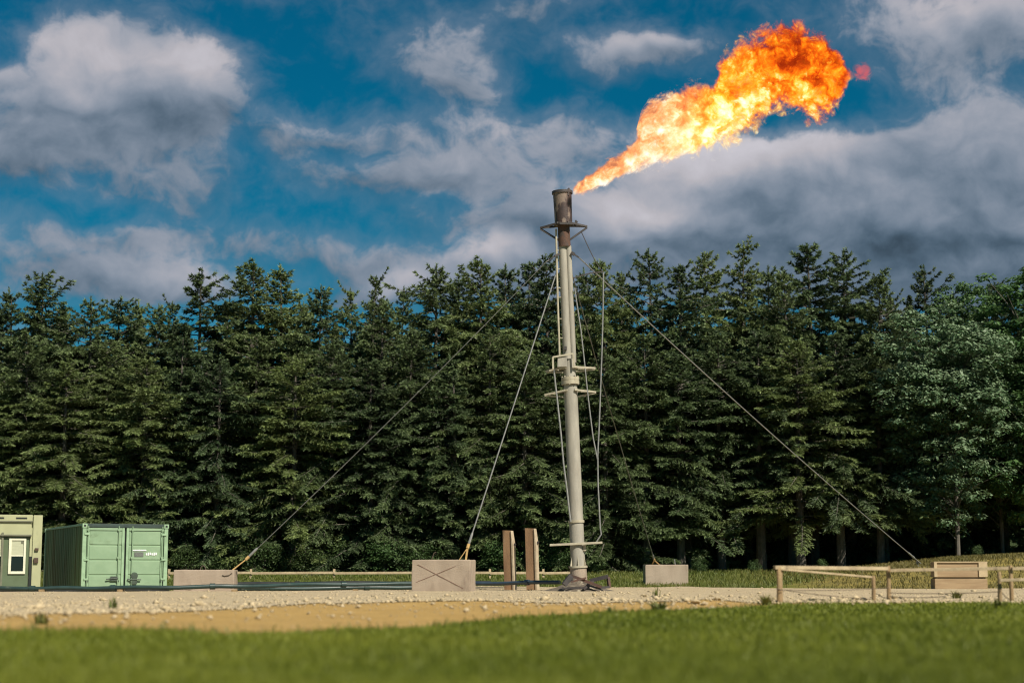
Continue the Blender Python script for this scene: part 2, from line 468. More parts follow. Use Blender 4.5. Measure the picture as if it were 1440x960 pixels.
m, t, bs, out = new_mat('ochre_dirt')
geo = t.n('ShaderNodeNewGeometry')
na = t.noise(geo.outputs['Position'], 1.2, 6, .6); nb = t.noise(geo.outputs['Position'], 26, 5, .7)
c = t.mix(t.ramp01(na, .3, .7), (.46, .295, .10), (.38, .24, .08))
c = t.mix(t.ramp01(t.noise(geo.outputs['Position'], 5.0, 5, .65), .5, .72), c, (.31, .205, .078))
c = t.mix(t.ramp01(nb, .55, .7), c, (.55, .43, .25))
t.link(c, bs.inputs['Base Color']); bs.inputs['Roughness'].default_value = .95; bs.inputs['Specular IOR Level'].default_value = .1
bp = t.n('ShaderNodeBump'); bp.inputs['Strength'].default_value = .9; bp.inputs['Distance'].default_value = .04
t.link(nb, bp.inputs['Height']); t.link(bp.outputs[0], bs.inputs['Normal'])
M['dirt'] = m
m, t, bs, out = new_mat('limestone_gravel')
geo = t.n('ShaderNodeNewGeometry')
vo = t.n('ShaderNodeTexVoronoi'); t.link(geo.outputs['Position'], vo.inputs['Vector']); vo.inputs['Scale'].default_value = 22
na = t.noise(geo.outputs['Position'], .8, 6, .6); nb = t.noise(geo.outputs['Position'], 30, 5, .7)
c = t.mix(t.ramp01(na, .3, .7), (.56, .45, .29), (.47, .37, .235))
c = t.mix(t.math('MULTIPLY', t.sep(vo.outputs['Color'])[0], .5), c, (.33, .26, .16))
c = t.mix(t.ramp01(nb, .5, .8), c, (.54, .46, .33))
t.link(c, bs.inputs['Base Color']); bs.inputs['Roughness'].default_value = .95; bs.inputs['Specular IOR Level'].default_value = .1
bp = t.n('ShaderNodeBump'); bp.inputs['Strength'].default_value = 1.0; bp.inputs['Distance'].default_value = .05
t.link(vo.outputs['Distance'], bp.inputs['Height']); t.link(bp.outputs[0], bs.inputs['Normal'])
M['gravel'] = m
tag(strip_sheet('dirt_strip', 'dirt', -45, 45, .15, grass_edge, lambda x: gravel_edge(x) + 2.0, 40, .012), 'bare ochre dirt strip between mown grass and gravel', 'dirt', kind='structure')
tag(strip_sheet('gravel_pad', 'gravel', -45, 45, .15, gravel_edge, gravel_back, 130, .026), 'pale limestone gravel pad around the flare stack', 'gravel', kind='structure')

# ------------------------------------------------------------------ loose stones
def blob_mesh(seed, sub=1, squash=.6):
    bm = bmesh.new(); bmesh.ops.create_icosphere(bm, subdivisions=sub, radius=1)
    for v in bm.verts:
        k = .72 + .55 * mnoise.noise(v.co * 1.3 + Vector((seed * 3.1, seed, 0)))
        v.co = Vector((v.co.x * k, v.co.y * k, v.co.z * k * squash))
    V = np.array([v.co[:] for v in bm.verts]); T = np.array([[v.index for v in f.verts] for f in bm.faces]); bm.free()
    return V, T


OV = np.array([[1, 0, 0], [-1, 0, 0], [0, 1, 0], [0, -1, 0], [0, 0, 1], [0, 0, -1]], float)
OT = np.array([[0, 2, 4], [2, 1, 4], [1, 3, 4], [3, 0, 4], [2, 0, 5], [1, 2, 5], [3, 1, 5], [0, 3, 5]])


def scatter_stones(name, n, ysamp, xs_, size, mat, label):
    Y = ysamp; X = xs_
    n = len(X)
    s = size
    V = OV[None] * (s[:, None, None] * rng.uniform(.55, 1.35, (n, 6, 1)))
    V[:, :, 2] *= .55
    a = rng.uniform(0, 6.28, n); ca, sa = np.cos(a)[:, None], np.sin(a)[:, None]
    tl = rng.uniform(-.5, .5, (n, 1))
    x, y, z = V[..., 0] + tl * V[..., 2], V[..., 1], V[..., 2] - tl * V[..., 0]
    Vx = x * ca - y * sa + X[:, None]; Vy = x * sa + y * ca + Y[:, None]
    Vz = z + (terrain(X, Y) + .02 + s * .25)[:, None]
    T = OT[None] + (np.arange(n) * 6)[:, None, None]
    o = np_mesh(name, np.stack([Vx, Vy, Vz], -1).reshape(-1, 3), T.reshape(-1, 3), mat)
    return tag(o, label, 'gravel', kind='stuff')


n = 30000
Y = 1 / rng.uniform(1 / 60., 1 / 17., n)                                  # even in the picture
X = rng.uniform(-.36, .36, n) * Y
keep = (Y > gravel_edge(X) - rng.exponential(.5, n)) & (Y < gravel_back(X))
X, Y = X[keep], Y[keep]
sz = np.clip(rng.lognormal(-4.35, .6, len(X)) * np.interp(Y - gravel_edge(X), [0, 4, 12], [1.35, 1.1, .8]), .008, .10)
scatter_stones('loose_gravel', 0, Y, X, sz, 'rock', 'loose broken limestone strewn over the gravel pad')
n = 1500
X = rng.uniform(-8, 9, n); Y = grass_edge(X) + (gravel_edge(X) - grass_edge(X)) * rng.uniform(0, 1, n) ** .6
scatter_stones('scattered_pebbles', 0, Y, X, np.clip(rng.lognormal(-4.2, .6, n), .006, .05), 'rock', 'small pale pebbles scattered over the ochre dirt')

rock_meshes = []
for s in range(6):
    V, T = blob_mesh(s + 1, 2, .62)
    me = np_mesh(None, V, T, 'rock') if False else None
    mb = MB().add(V, [tuple(q) for q in T])
    rock_meshes.append(mb)
ROCKS = [(905, 841, .13), (938, 838, .16), (978, 849, .17), (990, 850, .12), (1010, 846, .13), (1000, 857, .10), (960, 846, .10), (975, 857, .09), (1028, 842, .11), (1045, 845, .12), (1060, 846, .10), (1000, 840, .1),
         (570, 847, .08), (620, 846, .09), (395, 851, .1), (420, 849, .09), (350, 851, .11), (460, 848, .08), (300, 853, .1), (205, 857, .12), (120, 852, .13), (80, 858, .12), (40, 850, .1), (725, 850, .1), (790, 847, .09),
         (1130, 845, .1), (1180, 843, .12), (1200, 846, .09), (1290, 842, .11), (1330, 845, .12), (1380, 842, .13), (1345, 838, .16), (1385, 847, .1), (1425, 842, .12), (1150, 838, .1), (860, 846, .08)]
first = {}; rocks = {}
for i, (px, py, s) in enumerate(ROCKS):
    d = ray(px, py); Yr = EYE / max(1e-4, -d.z / d.y)
    p = Vector((d.x / d.y * Yr, Yr, 0)); k = i % 6
    if k not in first:
        o = rock_meshes[k].build('limestone_rock', 'rock'); first[k] = o
    else:
        o = first[k].copy(); col.objects.link(o)
    o.location = (p.x, p.y, tz(p.x, p.y) + s * .3)
    s *= .72
    o.scale = (s * random.uniform(.8, 1.3), s * random.uniform(.8, 1.1), s * random.uniform(.7, 1.0)); o.rotation_euler = (random.uniform(-.3, .3), random.uniform(-.3, .3), random.uniform(0, 6))
    where = 'right of the flare stack' if 880 < px < 1080 else ('below the front fence' if px > 1080 else ('in front of the flare stack' if px > 540 else 'left of the crossed block'))
    rocks.setdefault(where, []).append((px, o))
NTH = ['first', 'second', 'third', 'fourth', 'fifth', 'sixth', 'seventh', 'eighth', 'ninth', 'tenth', 'eleventh', 'twelfth']
for where, lst in rocks.items():
    for k, (px, o) in enumerate(sorted(lst, key=lambda q: q[0])):
        tag(o, 'pale limestone chunk %s, %s from the left' % (where, NTH[k]), 'rock', 'limestone chunks ' + where)

# ------------------------------------------------------------------ grass
def grass(name, X, Y, h, w, mat, label, lean=.5, thr=None):
    n = len(X)
    a = rng.uniform(0, 6.28, n); l = rng.uniform(.1, lean, n)
    dx, dy = np.cos(a) * l * h, np.sin(a) * l * h
    b = rng.uniform(0, 6.28, n)
    wx, wy = np.cos(b) * w, np.sin(b) * w
    z0 = terrain(X, Y)
    v0 = np.stack([X - wx, Y - wy, z0 - .004], -1); v1 = np.stack([X + wx, Y + wy, z0 - .004], -1)
    v2 = np.stack([X + dx * .45 + wx * .7, Y + dy * .45 + wy * .7, z0 + h * .62], -1)
    v3 = np.stack([X + dx, Y + dy, z0 + h], -1)
    V = np.stack([v0, v1, v2, v3], 1).reshape(-1, 3)
    o_ = (np.arange(n) * 4)[:, None]
    T = np.concatenate([o_ + np.array([[0, 1, 2]]), o_ + np.array([[0, 2, 3]])], 0)
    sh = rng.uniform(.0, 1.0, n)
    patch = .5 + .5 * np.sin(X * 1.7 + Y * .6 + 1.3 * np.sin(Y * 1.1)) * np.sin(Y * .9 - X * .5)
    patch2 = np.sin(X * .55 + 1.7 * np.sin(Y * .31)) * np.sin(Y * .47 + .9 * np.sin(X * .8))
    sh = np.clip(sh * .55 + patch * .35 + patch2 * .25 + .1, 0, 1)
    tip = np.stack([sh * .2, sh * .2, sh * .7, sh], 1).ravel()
    o = np_mesh(name, V, T, mat, tip)
    return tag(o, label, 'grass', kind='stuff')


n = 420000
Y = 1 / np.sqrt(rng.uniform(1 / 29.5 ** 2, 1 / 5.0 ** 2, n))
Y = np.where(rng.uniform(0, 1, n) < .45, rng.uniform(5, 29.5, n), Y)
X = rng.uniform(-1, 1, n) * (.34 * Y + 2.6)
k = Y < grass_edge(X) + rng.normal(0, .12, n)
X, Y = X[k], Y[k]
hh = rng.uniform(.025, .055, len(X)) * (.8 + .4 * np.sin(X * .8 + Y * 1.3) ** 2)
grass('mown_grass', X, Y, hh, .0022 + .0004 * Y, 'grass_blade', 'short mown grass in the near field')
n = 1500
X = rng.uniform(-9, 10, n); Y = grass_edge(X) + rng.normal(.0, .2, n)
grass('edge_grass', X, Y, rng.uniform(.03, .10, n), .005, 'grass_dry', 'longer grass along the edge of the dirt', .8)
n = 80000
Y = rng.uniform(58.5, 76, n); X = rng.uniform(-26, 13, n)
k = (Y > gravel_back(X) - .5) & (X < 10.5 + rng.normal(0, 1, n))
X, Y = X[k], Y[k]
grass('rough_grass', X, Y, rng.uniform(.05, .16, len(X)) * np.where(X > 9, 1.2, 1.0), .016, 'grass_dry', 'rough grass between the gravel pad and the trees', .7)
n = 42000
X = 9 + rng.uniform(0, 1, n) ** .8 * 21; Y = rng.uniform(54.6, 72, n)
k = rng.uniform(0, 1, n) < np.clip((X - 9) / 3, .15, 1); X, Y = X[k], Y[k]; n = len(X)
grass('bank_grass', X, Y, rng.uniform(.04, .15, n), .014, 'straw', 'thin dry grass on the earth bank', .7)

# ------------------------------------------------------------------ trees
def spruce_data(seed, H=14.0, R=2.5, base=.05, spacing=.36):
    r = np.random.default_rng(seed)
    mb = MB()
    # trunk
    nseg = 9; pts = []; rs = []
    bx, by = r.normal(0, .08, 2)
    for i in range(nseg + 1):
        q = i / nseg
        pts.append((bx * math.sin(q * 3), by * math.sin(q * 2.4), q * H * .985)); rs.append(.19 * (1 - q) ** .9 + .012)
    mb.tube(pts, rs, 8)
    B0, BD, BL = [], [], []
    z = base * H; asym = r.uniform(0, 6.28)
    tw_p, tw_d, tw_l, tw_t = [], [], [], []
    while z < H * .985:
        q = z / H
        nb = int(r.integers(5, 8)) if q < .85 else int(r.integers(4, 7))
        L0 = R * np.interp(q, [0, .4, .7, .84, .93, .97, 1], [1, .88, .63, .35, .14, .07, .02]) * (1.0 if q > .15 else .8 + 1.3 * q) + .10
        a0 = r.uniform(0, 6.28)
        for j in range(nb):
            az = a0 + j * 6.283 / nb + r.normal(0, .25)
            L = L0 * r.uniform(.55, 1.25) * (1 + .22 * math.sin(az + asym + z * .7))
            if r.uniform() < .06: L *= 1.25
            if q > .8: L *= r.uniform(.6, 1.65)
            rise = np.interp(q, [0, .5, .8, 1], [-.25, .0, .22, .75]) + r.normal(0, .16)
            sag = np.interp(q, [0, .5, .85, 1], [-.22, -.38, -.25, .05]) + r.normal(0, .06)
            up = r.uniform(.02, .22)
            zz = z + r.normal(0, .07)
            h = np.array([math.cos(az), math.sin(az), 0.]); side = np.array([-math.sin(az), math.cos(az), 0.])
            wig = r.normal(0, .12)
            def pos(s):
                return np.array([0, 0, zz]) + h * (L * s) + side * (wig * L * s * s) + np.array([0, 0, 1.]) * L * (rise * s + sag * s * s + up * s ** 4)
            bp_ = [pos(s) for s in (0, .4, .75, 1)]
            if L > .35: mb.tube(bp_, [.028 * min(1, L / 2) + .006, .02 * min(1, L / 2) + .005, .01, .004], 3, False)
            nt = max(5, int(L * 10)) if q < .82 else max(3, int(L * 8))
            for k in range(nt):
                s = .16 + .84 * (k + r.uniform(0, 1)) / nt
                p = pos(s); tg = pos(min(1, s + .06)) - pos(s - .06); tg /= np.linalg.norm(tg)
                for sd in (-1, 1):
                    if r.uniform() < .12: continue
                    an = r.uniform(.55, 1.05)
                    d = tg * math.cos(an) + side * sd * math.sin(an) + np.array([0, 0, r.normal(-.30, .32)])
                    l = (.16 + .42 * L / 2.2 * (1 - .72 * s)) * r.uniform(.6, 1.25) * np.interp(q, [.75, .9], [1.0, .55])
                    tw_p.append(p); tw_d.append(d / np.linalg.norm(d)); tw_l.append(min(l, .62)); tw_t.append(.08 + .9 * s ** 2.2)  # inner twigs coloured darker for the crown's inner shade, outer tips paler growth
            tw_p.append(pos(.86)); d = pos(1) - pos(.86); tw_d.append(d / np.linalg.norm(d)); tw_l.append(max(.18, L * .2)); tw_t.append(1.)
        z += spacing * r.uniform(.7, 1.3) * np.interp(q, [0, .6, .82, 1], [1, .85, .55, .45])
    for k in range(4):
        tw_p.append(np.array([0, 0, H * (.955 + .012 * k)])); tw_d.append(np.array([r.normal(0, .04), r.normal(0, .04), 1.])); tw_l.append(.35); tw_t.append(.7)
    p = np.array(tw_p); d = np.array(tw_d); l = np.array(tw_l); tt = np.array(tw_t)
    n = len(p); K = 13
    a = np.cross(d, np.array([.13, .21, .97])); a /= np.linalg.norm(a, axis=1)[:, None]
    b = np.cross(d, a)
    s = (np.arange(K)[None, :] + r.uniform(0, 1, (n, K))) / K
    ph = r.uniform(0, 6.28, (n, K))
    rd = a[:, None, :] * np.cos(ph)[..., None] + b[:, None, :] * np.sin(ph)[..., None]
    st = p[:, None, :] + d[:, None, :] * (l[:, None] * s)[..., None] + np.array([0, 0, -1.]) * ((.16 * l[:, None] * s * s)[..., None])
    nl = r.uniform(.10, .18, (n, K)) * (1.05 - .35 * s)
    nd = d[:, None, :] * .85 + rd * .75
    wv_ = np.cross(nd, r.normal(0, 1, (n, K, 3))); wv_ /= np.linalg.norm(wv_, axis=2)[..., None]
    wd = r.uniform(.016, .030, (n, K))[..., None]
    v0 = st - wv_ * wd; v1 = st + wv_ * wd; v2 = st + nd * nl[..., None]
    V = np.stack([v0, v1, v2], 2).reshape(-1, 3)
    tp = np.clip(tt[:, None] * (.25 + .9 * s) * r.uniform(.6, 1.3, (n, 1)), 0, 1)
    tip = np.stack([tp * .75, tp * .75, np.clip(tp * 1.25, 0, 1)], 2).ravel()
    # twig ribbons give the sprays body
    w2 = (.022 + .03 * l)[:, None]
    e = p + d * l[:, None] + np.array([0, 0, -.16]) * l[:, None]
    c = p + d * (l * .45)[:, None]
    tilt = a * .9 + b * r.normal(0, .45, (n, 1))
    RV = np.stack([p, c - tilt * w2, e, c + tilt * w2], 1).reshape(-1, 3)
    o = len(V)
    T = np.arange(len(V)).reshape(-1, 3)
    q4 = (np.arange(n) * 4)[:, None] + o
    T = np.concatenate([T, q4 + np.array([[0, 1, 2]]), q4 + np.array([[0, 2, 3]])])
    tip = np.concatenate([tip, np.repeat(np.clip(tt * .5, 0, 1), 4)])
    return mb, np.concatenate([V, RV]), T, tip


def leaf_tree_data(seed, H=12.0, R=3.6, base=.22, clumps=420, leaves=60, ls=.10, trunk=.2):
    r = np.random.default_rng(seed)
    mb = MB()
    mb.tube([(0, 0, -.05), (.05, .02, H * .3), (-.08, .06, H * .6), (.03, 0, H * .9)], [trunk, trunk * .8, trunk * .45, .02], 8)
    cs = []
    lobes = [(r.uniform(-.5, .5) * R, r.uniform(-.5, .5) * R, H * r.uniform(base + .15, .88), r.uniform(.35, .6)) for _ in range(16)]
    for i in range(clumps):
        if r.uniform() < .75:
            lb = lobes[r.integers(0, len(lobes))]
            v = r.normal(0, 1, 3); v /= np.linalg.norm(v)
            c = np.array(lb[:3]) + v * np.array([1, 1, .75]) * R * lb[3] * r.uniform(.75, 1.05)
        else:
            v = r.normal(0, 1, 3); v /= np.linalg.norm(v)
            c = np.array([0, 0, H * (base + 1) / 2]) + v * np.array([R, R, H * (1 - base) / 2]) * r.uniform(.5, .98)
        if c[2] < H * base * .7: c[2] = H * base * r.uniform(.7, 1.3)
        cs.append(c)
    cs = np.array(cs)
    for i in range(0, clumps, 9):
        c = cs[i]; z0 = max(.1, min(c[2] * .75, H * .8) - .3)
        mid = (c[0] * .45, c[1] * .45, z0 + (c[2] - z0) * .6)
        mb.tube([(0, 0, z0), mid, tuple(c)], [trunk * .28, trunk * .16, .008], 4, False)
    n = clumps * leaves
    cc = np.repeat(cs, leaves, 0)
    cr = np.repeat(r.uniform(.28, .62, clumps), leaves)
    u = r.normal(0, 1, (n, 3)); u /= np.linalg.norm(u, axis=1)[:, None]
    off = u * (cr * r.uniform(.2, 1, n) ** .5)[:, None] * np.array([1.15, 1.15, .5])
    p = cc + off
    nrm = np.array([0, 0, 1.]) + off / cr[:, None] * .8 + r.normal(0, .35, (n, 3)); nrm /= np.linalg.norm(nrm, axis=1)[:, None]
    a = np.cross(nrm, r.normal(0, 1, (n, 3))); a /= np.linalg.norm(a, axis=1)[:, None]
    b = np.cross(nrm, a)
    sz = (ls * r.uniform(.6, 1.3, n))[:, None]
    V = np.stack([p - a * sz * .9, p - b * sz * .5, p + a * sz * .9, p + b * sz * .5], 1).reshape(-1, 3)
    q4 = (np.arange(n) * 4)[:, None]
    T = np.concatenate([q4 + np.array([[0, 1, 2]]), q4 + np.array([[0, 2, 3]])])
    tp = np.clip(.35 + .7 * off[:, 2] / cr + r.uniform(-.2, .3, n), 0, 1)
    return mb, V, T, np.repeat(tp, 4)


def proto(data, leafmat, tname='trunk', cname='crown'):
    mb, V, T, tip = data
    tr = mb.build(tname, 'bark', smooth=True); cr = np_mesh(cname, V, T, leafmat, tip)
    tm, cm = tr.data, cr.data
    bpy.data.objects.remove(tr); bpy.data.objects.remove(cr)
    return tm, cm


def plant(name, meshes, loc, sx, sz, rz, label, cat, group=None, names=('trunk', 'crown')):
    root = empty(name, loc, rz)
    for me, nm in zip(meshes, names):
        o = bpy.data.objects.new(nm, me); col.objects.link(o); o.parent = root; o.scale = (sx, sx, sz)
    tag(root, label, cat, group)
    return root


SPR = [proto(spruce_data(11, 14, 3.0, .03, .50), 'needle'), proto(spruce_data(12, 14, 3.3, .05, .55), 'needle'),
       proto(spruce_data(13, 14, 2.7, .04, .46), 'needle'), proto(spruce_data(14, 14, 3.1, .24, .52), 'needle'),
       proto(spruce_data(15, 14, 2.8, .26, .52), 'needle'), proto(spruce_data(16, 14, 3.4, .06, .60), 'needle')]

# tips along the skyline, left to right: (px, py, distance, variant, width factor)
TIPS = [(-45, 400, 78, 0, 1), (8, 408, 77, 2, .9), (57, 387, 76, 0, 1.0), (92, 428, 80, 1, .8), (128, 420, 75, 5, .95), (165, 418, 77, 1, 1.0), (200, 424, 81, 2, .8), (222, 430, 76, 0, .9), (248, 428, 80, 4, .7),
        (285, 381, 76, 5, 1.05), (322, 418, 80, 2, .8), (357, 372, 77, 0, 1), (394, 374, 78, 2, 1.05), (428, 428, 81, 1, .8), (450, 403, 76, 1, .95), (492, 408, 79, 4, .8), (520, 390, 77, 4, .75), (545, 425, 75, 0, .95), (568, 405, 82, 2, .65),
        (613, 374, 77, 5, 1.0), (645, 390, 80, 1, .85), (677, 368, 77, 0, .95), (713, 374, 79, 2, .9), (742, 370, 81, 3, .85), (770, 362, 78, 0, .9), (822, 380, 80, 2, .85), (855, 368, 77, 3, .9), (884, 386, 81, 4, .8),
        (916, 352, 78, 5, .95), (962, 376, 76, 3, 1.05), (990, 357, 79, 0, .95), (1045, 346, 79, 4, .85), (1080, 376, 81, 2, .85), (1105, 385, 76, 3, .9), (1134, 346, 78, 3, 1.1), (1188, 352, 79, 5, 1.0), (1234, 393, 77, 3, .9), (1262, 420, 82, 4, .8),
        (1310, 376, 78, 5, .95), (1352, 420, 81, 1, .9), (1400, 400, 80, 3, 1.0), (1475, 380, 79, 1, 1.0)]
LAND = [(60, 'the olive cabin'), (240, 'the green container'), (360, 'the low block near the container'), (580, 'the long dark pipes'), (680, 'the cross-marked block'), (765, 'the rusty upright plates'), (840, 'the flare stack'), (970, 'the small far concrete block'), (1240, 'the long rail of the front fence'), (1500, 'the timber crate')]


def land(px):
    for x, s in LAND:
        if px < x: return s
    return LAND[-1][1]


ORD = ['first', 'second', 'third', 'fourth', 'fifth', 'sixth', 'seventh', 'eighth', 'ninth', 'tenth', 'eleventh', 'twelfth']
cnt = {}
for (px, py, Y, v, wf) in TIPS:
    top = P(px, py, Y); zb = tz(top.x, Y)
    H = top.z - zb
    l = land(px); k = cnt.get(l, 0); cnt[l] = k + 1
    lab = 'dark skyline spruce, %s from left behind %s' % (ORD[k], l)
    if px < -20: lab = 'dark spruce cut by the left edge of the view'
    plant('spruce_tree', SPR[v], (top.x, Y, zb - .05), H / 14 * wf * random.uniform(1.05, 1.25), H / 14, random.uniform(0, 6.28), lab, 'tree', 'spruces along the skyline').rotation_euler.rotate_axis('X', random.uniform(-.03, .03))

# shorter spruces along the front of the wood
FRONT = [(-20, 520, 72, 0), (40, 470, 73, 1), (95, 505, 72, 5), (150, 480, 74, 0), (205, 500, 72, 1), (262, 470, 73, 2), (310, 500, 72, 5), (365, 470, 74, 0), (415, 500, 72, 1), (470, 480, 73, 5), (525, 505, 72, 0),
         (580, 470, 73, 1), (632, 500, 72, 2), (690, 465, 73, 5), (740, 500, 72, 1), (795, 470, 74, 0), (850, 495, 72, 1), (905, 470, 73, 3), (955, 500, 73, 3), (1010, 470, 74, 3), (1065, 470, 74, 4), (1120, 480, 73, 3), (1175, 470, 74, 3), (1230, 500, 74, 4)]
cnt2 = {}
for (px, py, Y, v) in FRONT:
    top = P(px, py, Y); zb = tz(top.x, Y); H = top.z - zb
    l = land(px); k = cnt2.get(l, 0); cnt2[l] = k + 1
    plant('spruce_tree', SPR[v], (top.x, Y, zb - .05), H / 14 * random.uniform(1.25, 1.6), H / 14, random.uniform(0, 6.28), 'shorter front row spruce, %s from left behind %s' % (ORD[k], l), 'tree', 'shorter spruces in the front row')

BRD = proto(leaf_tree_data(31, 11.0, 3.3, .07, 760, 80, .10, .11), 'leaf_pale')
BRD2 = proto(leaf_tree_data(32, 13.5, 4.0, .10, 760, 80, .11, .13), 'leaf')
for (px, py, Y, me, wf, H0, lab) in ((1335, 425, 72.5, BRD, .95, 11.0, 'silvery green broadleaf tree beside the dark spruces at the right'), (1445, 352, 74, BRD2, 1.05, 13.5, 'tall green broadleaf tree cut by the right edge of the view'), (1395, 385, 76, BRD2, .75, 13.5, 'green broadleaf tree rising behind the silvery one')):
    top = P(px, py, Y); zb = tz(top.x, Y); H = top.z - zb
    plant('broadleaf_tree', me, (top.x, Y, zb - .05), H / H0 * wf, H / H0, random.uniform(0, 6), lab, 'tree', 'broadleaf trees at the right')

# the wood behind: one mass of spruces that cannot be told apart
Vs, Ts, tips = [], [], []
o = 0
for i in range(80):
    r_ = np.random.default_rng(200 + i)
    x = -36 + (i % 40) * 1.9 + r_.uniform(-.6, .6); y = (86 if i < 40 else 90) + r_.uniform(-1, 2)
    # coarse spruce of drooping plates
    Ht = 12.6 + r_.uniform(-1, 1.0); nn = 2000
    q = r_.uniform(.0, 1, nn) ** 1.1; rr = 2.6 * (1 - q) ** .8 * r_.uniform(.3, 1, nn); an = r_.uniform(0, 6.28, nn)
    c = np.stack([x + rr * np.cos(an), y + rr * np.sin(an), q * Ht + tz(x, y)], -1)
    h = np.stack([np.cos(an), np.sin(an), np.full(nn, -.35)], -1); s = np.stack([-np.sin(an), np.cos(an), r_.normal(0, .3, nn)], -1)
    L = (.7 * (1.1 - q))[:, None] + .1
    V = np.stack([c - h * L * .5, c - s * L * .5, c + h * L, c + s * L * .5], 1).reshape(-1, 3)
    q4 = (np.arange(nn) * 4)[:, None] + o
    Ts.append(np.concatenate([q4 + np.array([[0, 1, 2]]), q4 + np.array([[0, 2, 3]])])); Vs.append(V); tips.append(np.full(len(V), .2)); o += len(V)
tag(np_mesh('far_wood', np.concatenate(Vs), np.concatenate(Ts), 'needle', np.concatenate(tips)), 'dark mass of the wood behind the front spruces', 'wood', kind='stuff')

# shrubs at the foot of the wood
SHR = [proto(leaf_tree_data(41, 1.9, 1.1, .05, 70, 46, .07, .035), 'shrub', 'stem', 'foliage'), proto(leaf_tree_data(42, 1.5, 1.3, .04, 70, 46, .06, .03), 'shrub', 'stem', 'foliage')]
for i, (px, py, Y, k, wf) in enumerate([(262, 770, 70, 0, 1.1), (300, 775, 70.5, 1, 1.0), (372, 765, 70, 0, 1.2), (430, 768, 70, 1, 1.2), (482, 762, 71, 0, 1.2), (540, 758, 70, 0, 1.25), (595, 768, 70, 1, 1.1), (700, 760, 70, 0, 1.0), (775, 768, 70, 1, 1.0), (840, 778, 70, 0, .8), (985, 785, 71, 1, .7), (1155, 785, 71, 0, .7), (1060, 792, 71, 1, .7), (1375, 772, 71, 0, .8)]):
    top = P(px, py, Y); zb = tz(top.x, Y); H0 = (1.9, 1.5)[k]; H = max(.5, top.z - zb)
    plant('shrub', SHR[k], (top.x, Y, zb - .03), H / H0 * wf, H / H0, random.uniform(0, 6), 'leafy green shrub at the wood edge, %s of fourteen from the left' % (['first', 'second', 'third', 'fourth', 'fifth', 'sixth', 'seventh', 'eighth', 'ninth', 'tenth', 'eleventh', 'twelfth', 'thirteenth', 'last'][i]), 'shrub', 'shrubs at the foot of the wood', ('stem', 'foliage'))


def weed(px, py, h, n_, spread, label):
    d = ray(px, py); Yr = EYE / (-d.z / d.y); x = d.x / d.y * Yr
    r_ = np.random.default_rng(int(px)); V, T, tip = [], [], []
    for i in range(n_):
        a = r_.uniform(0, 6.28); l = h * r_.uniform(.5, 1); le = r_.uniform(.1, spread)
        p0 = np.array([r_.normal(0, .03), r_.normal(0, .03), -.01]); p1 = p0 + np.array([math.cos(a) * le * l * .5, math.sin(a) * le * l * .5, l * .6]); p2 = p0 + np.array([math.cos(a) * le * l * 1.1, math.sin(a) * le * l * 1.1, l])
        w = np.array([-math.sin(a), math.cos(a), 0]) * .011
        o_ = len(V); V += [p0 - w * .5, p0 + w * .5, p1 + w, p1 - w, p2]; T += [(o_, o_ + 1, o_ + 2), (o_, o_ + 2, o_ + 3), (o_ + 3, o_ + 2, o_ + 4)]; tip += [.1, .1, .4, .4, .8]
    o = np_mesh('weed', np.array(V), np.array(T), 'grass_dry', tip); o.location = (x, Yr, tz(x, Yr))
    tag(o, label, 'weed', 'weeds on the dirt and gravel')


weed(927, 862, .17, 60, 1.6, 'low bushy weed on the dirt right of the flare stack')
weed(858, 865, .13, 14, .5, 'thin upright weed on the dirt edge below the flare stack')
weed(922, 841, .26, 16, .35, 'narrow dark weed on the gravel in front of the small far block')
weed(1078, 851, .2, 50, 1.4, 'weed clump beside the leftmost post of the front fence')
weed(1405, 858, .16, 40, 1.0, 'grass clump at the foot of the short dark fence post')
weed(55, 880, .14, 26, .7, 'sparse weed where grass meets dirt at the far left')
weed(158, 858, .22, 18, .5, 'dark weed on the gravel in front of the green container')
weed(1345, 842, .2, 46, 1.5, 'brown weed clump below the timber crate')

# ------------------------------------------------------------------ flare stack
YS = 47.0
Bp = P(814.5, 829, YS); Bp.z = tz(Bp.x, YS)
Tp = P(790.5, 268, YS)
lean = math.atan2(Tp.x - Bp.x, Tp.z - Bp.z)
stack = empty('flare_stack', Bp, 0, lean)
tag(stack, 'tall leaning flare stack with rusty drum top and cream lattice arms', 'flare stack')
Rinv = Matrix.Rotation(lean, 4, 'Y').inverted()


def SL(px, py, dy=0.0):
    """photo pixel -> stack local coordinates, at depth dy from the stack's axis"""
    return (Rinv @ (P(px, py, YS + dy) - Bp).to_4d()).to_3d()


def sz_(py): return SL(802, py).z


S = lambda mb, n, mt, smooth=True, bevel=0: mb.build(n, mt, stack, smooth, bevel)
z797, z733, z535, z350, z317, z270 = sz_(797), sz_(733), sz_(535), sz_(352), sz_(317), sz_(270)
S(MB().lathe([(0, .02), (.27, .02), (.25, .12), (.235, .3), (.225, z797 - .03), (0, z797 - .03)], 24), 'pedestal', 'concrete')
S(MB().lathe([(0, z797 - .03), (.255, z797 - .03), (.255, z797 + .025), (0, z797 + .025)], 24), 'base_flange', 'stack_arm')
for k in range(6):
    a = k * math.pi / 3 + .5
    R3 = Matrix.Rotation(a, 3, 'Z')
    pr = [(.18, z797 + .02), (.25, z797 + .02), (.19, z797 + .30), (.18, z797 + .30)]
    mb = MB(); vs = [R3 @ Vector((x, y, z)) for y in (-.008, .008) for x, z in pr]
    mb.add(vs, [(0, 1, 2, 3), (7, 6, 5, 4), (0, 4, 5, 1), (1, 5, 6, 2), (2, 6, 7, 3)])
    S(mb, 'gusset', 'stack_arm', False)
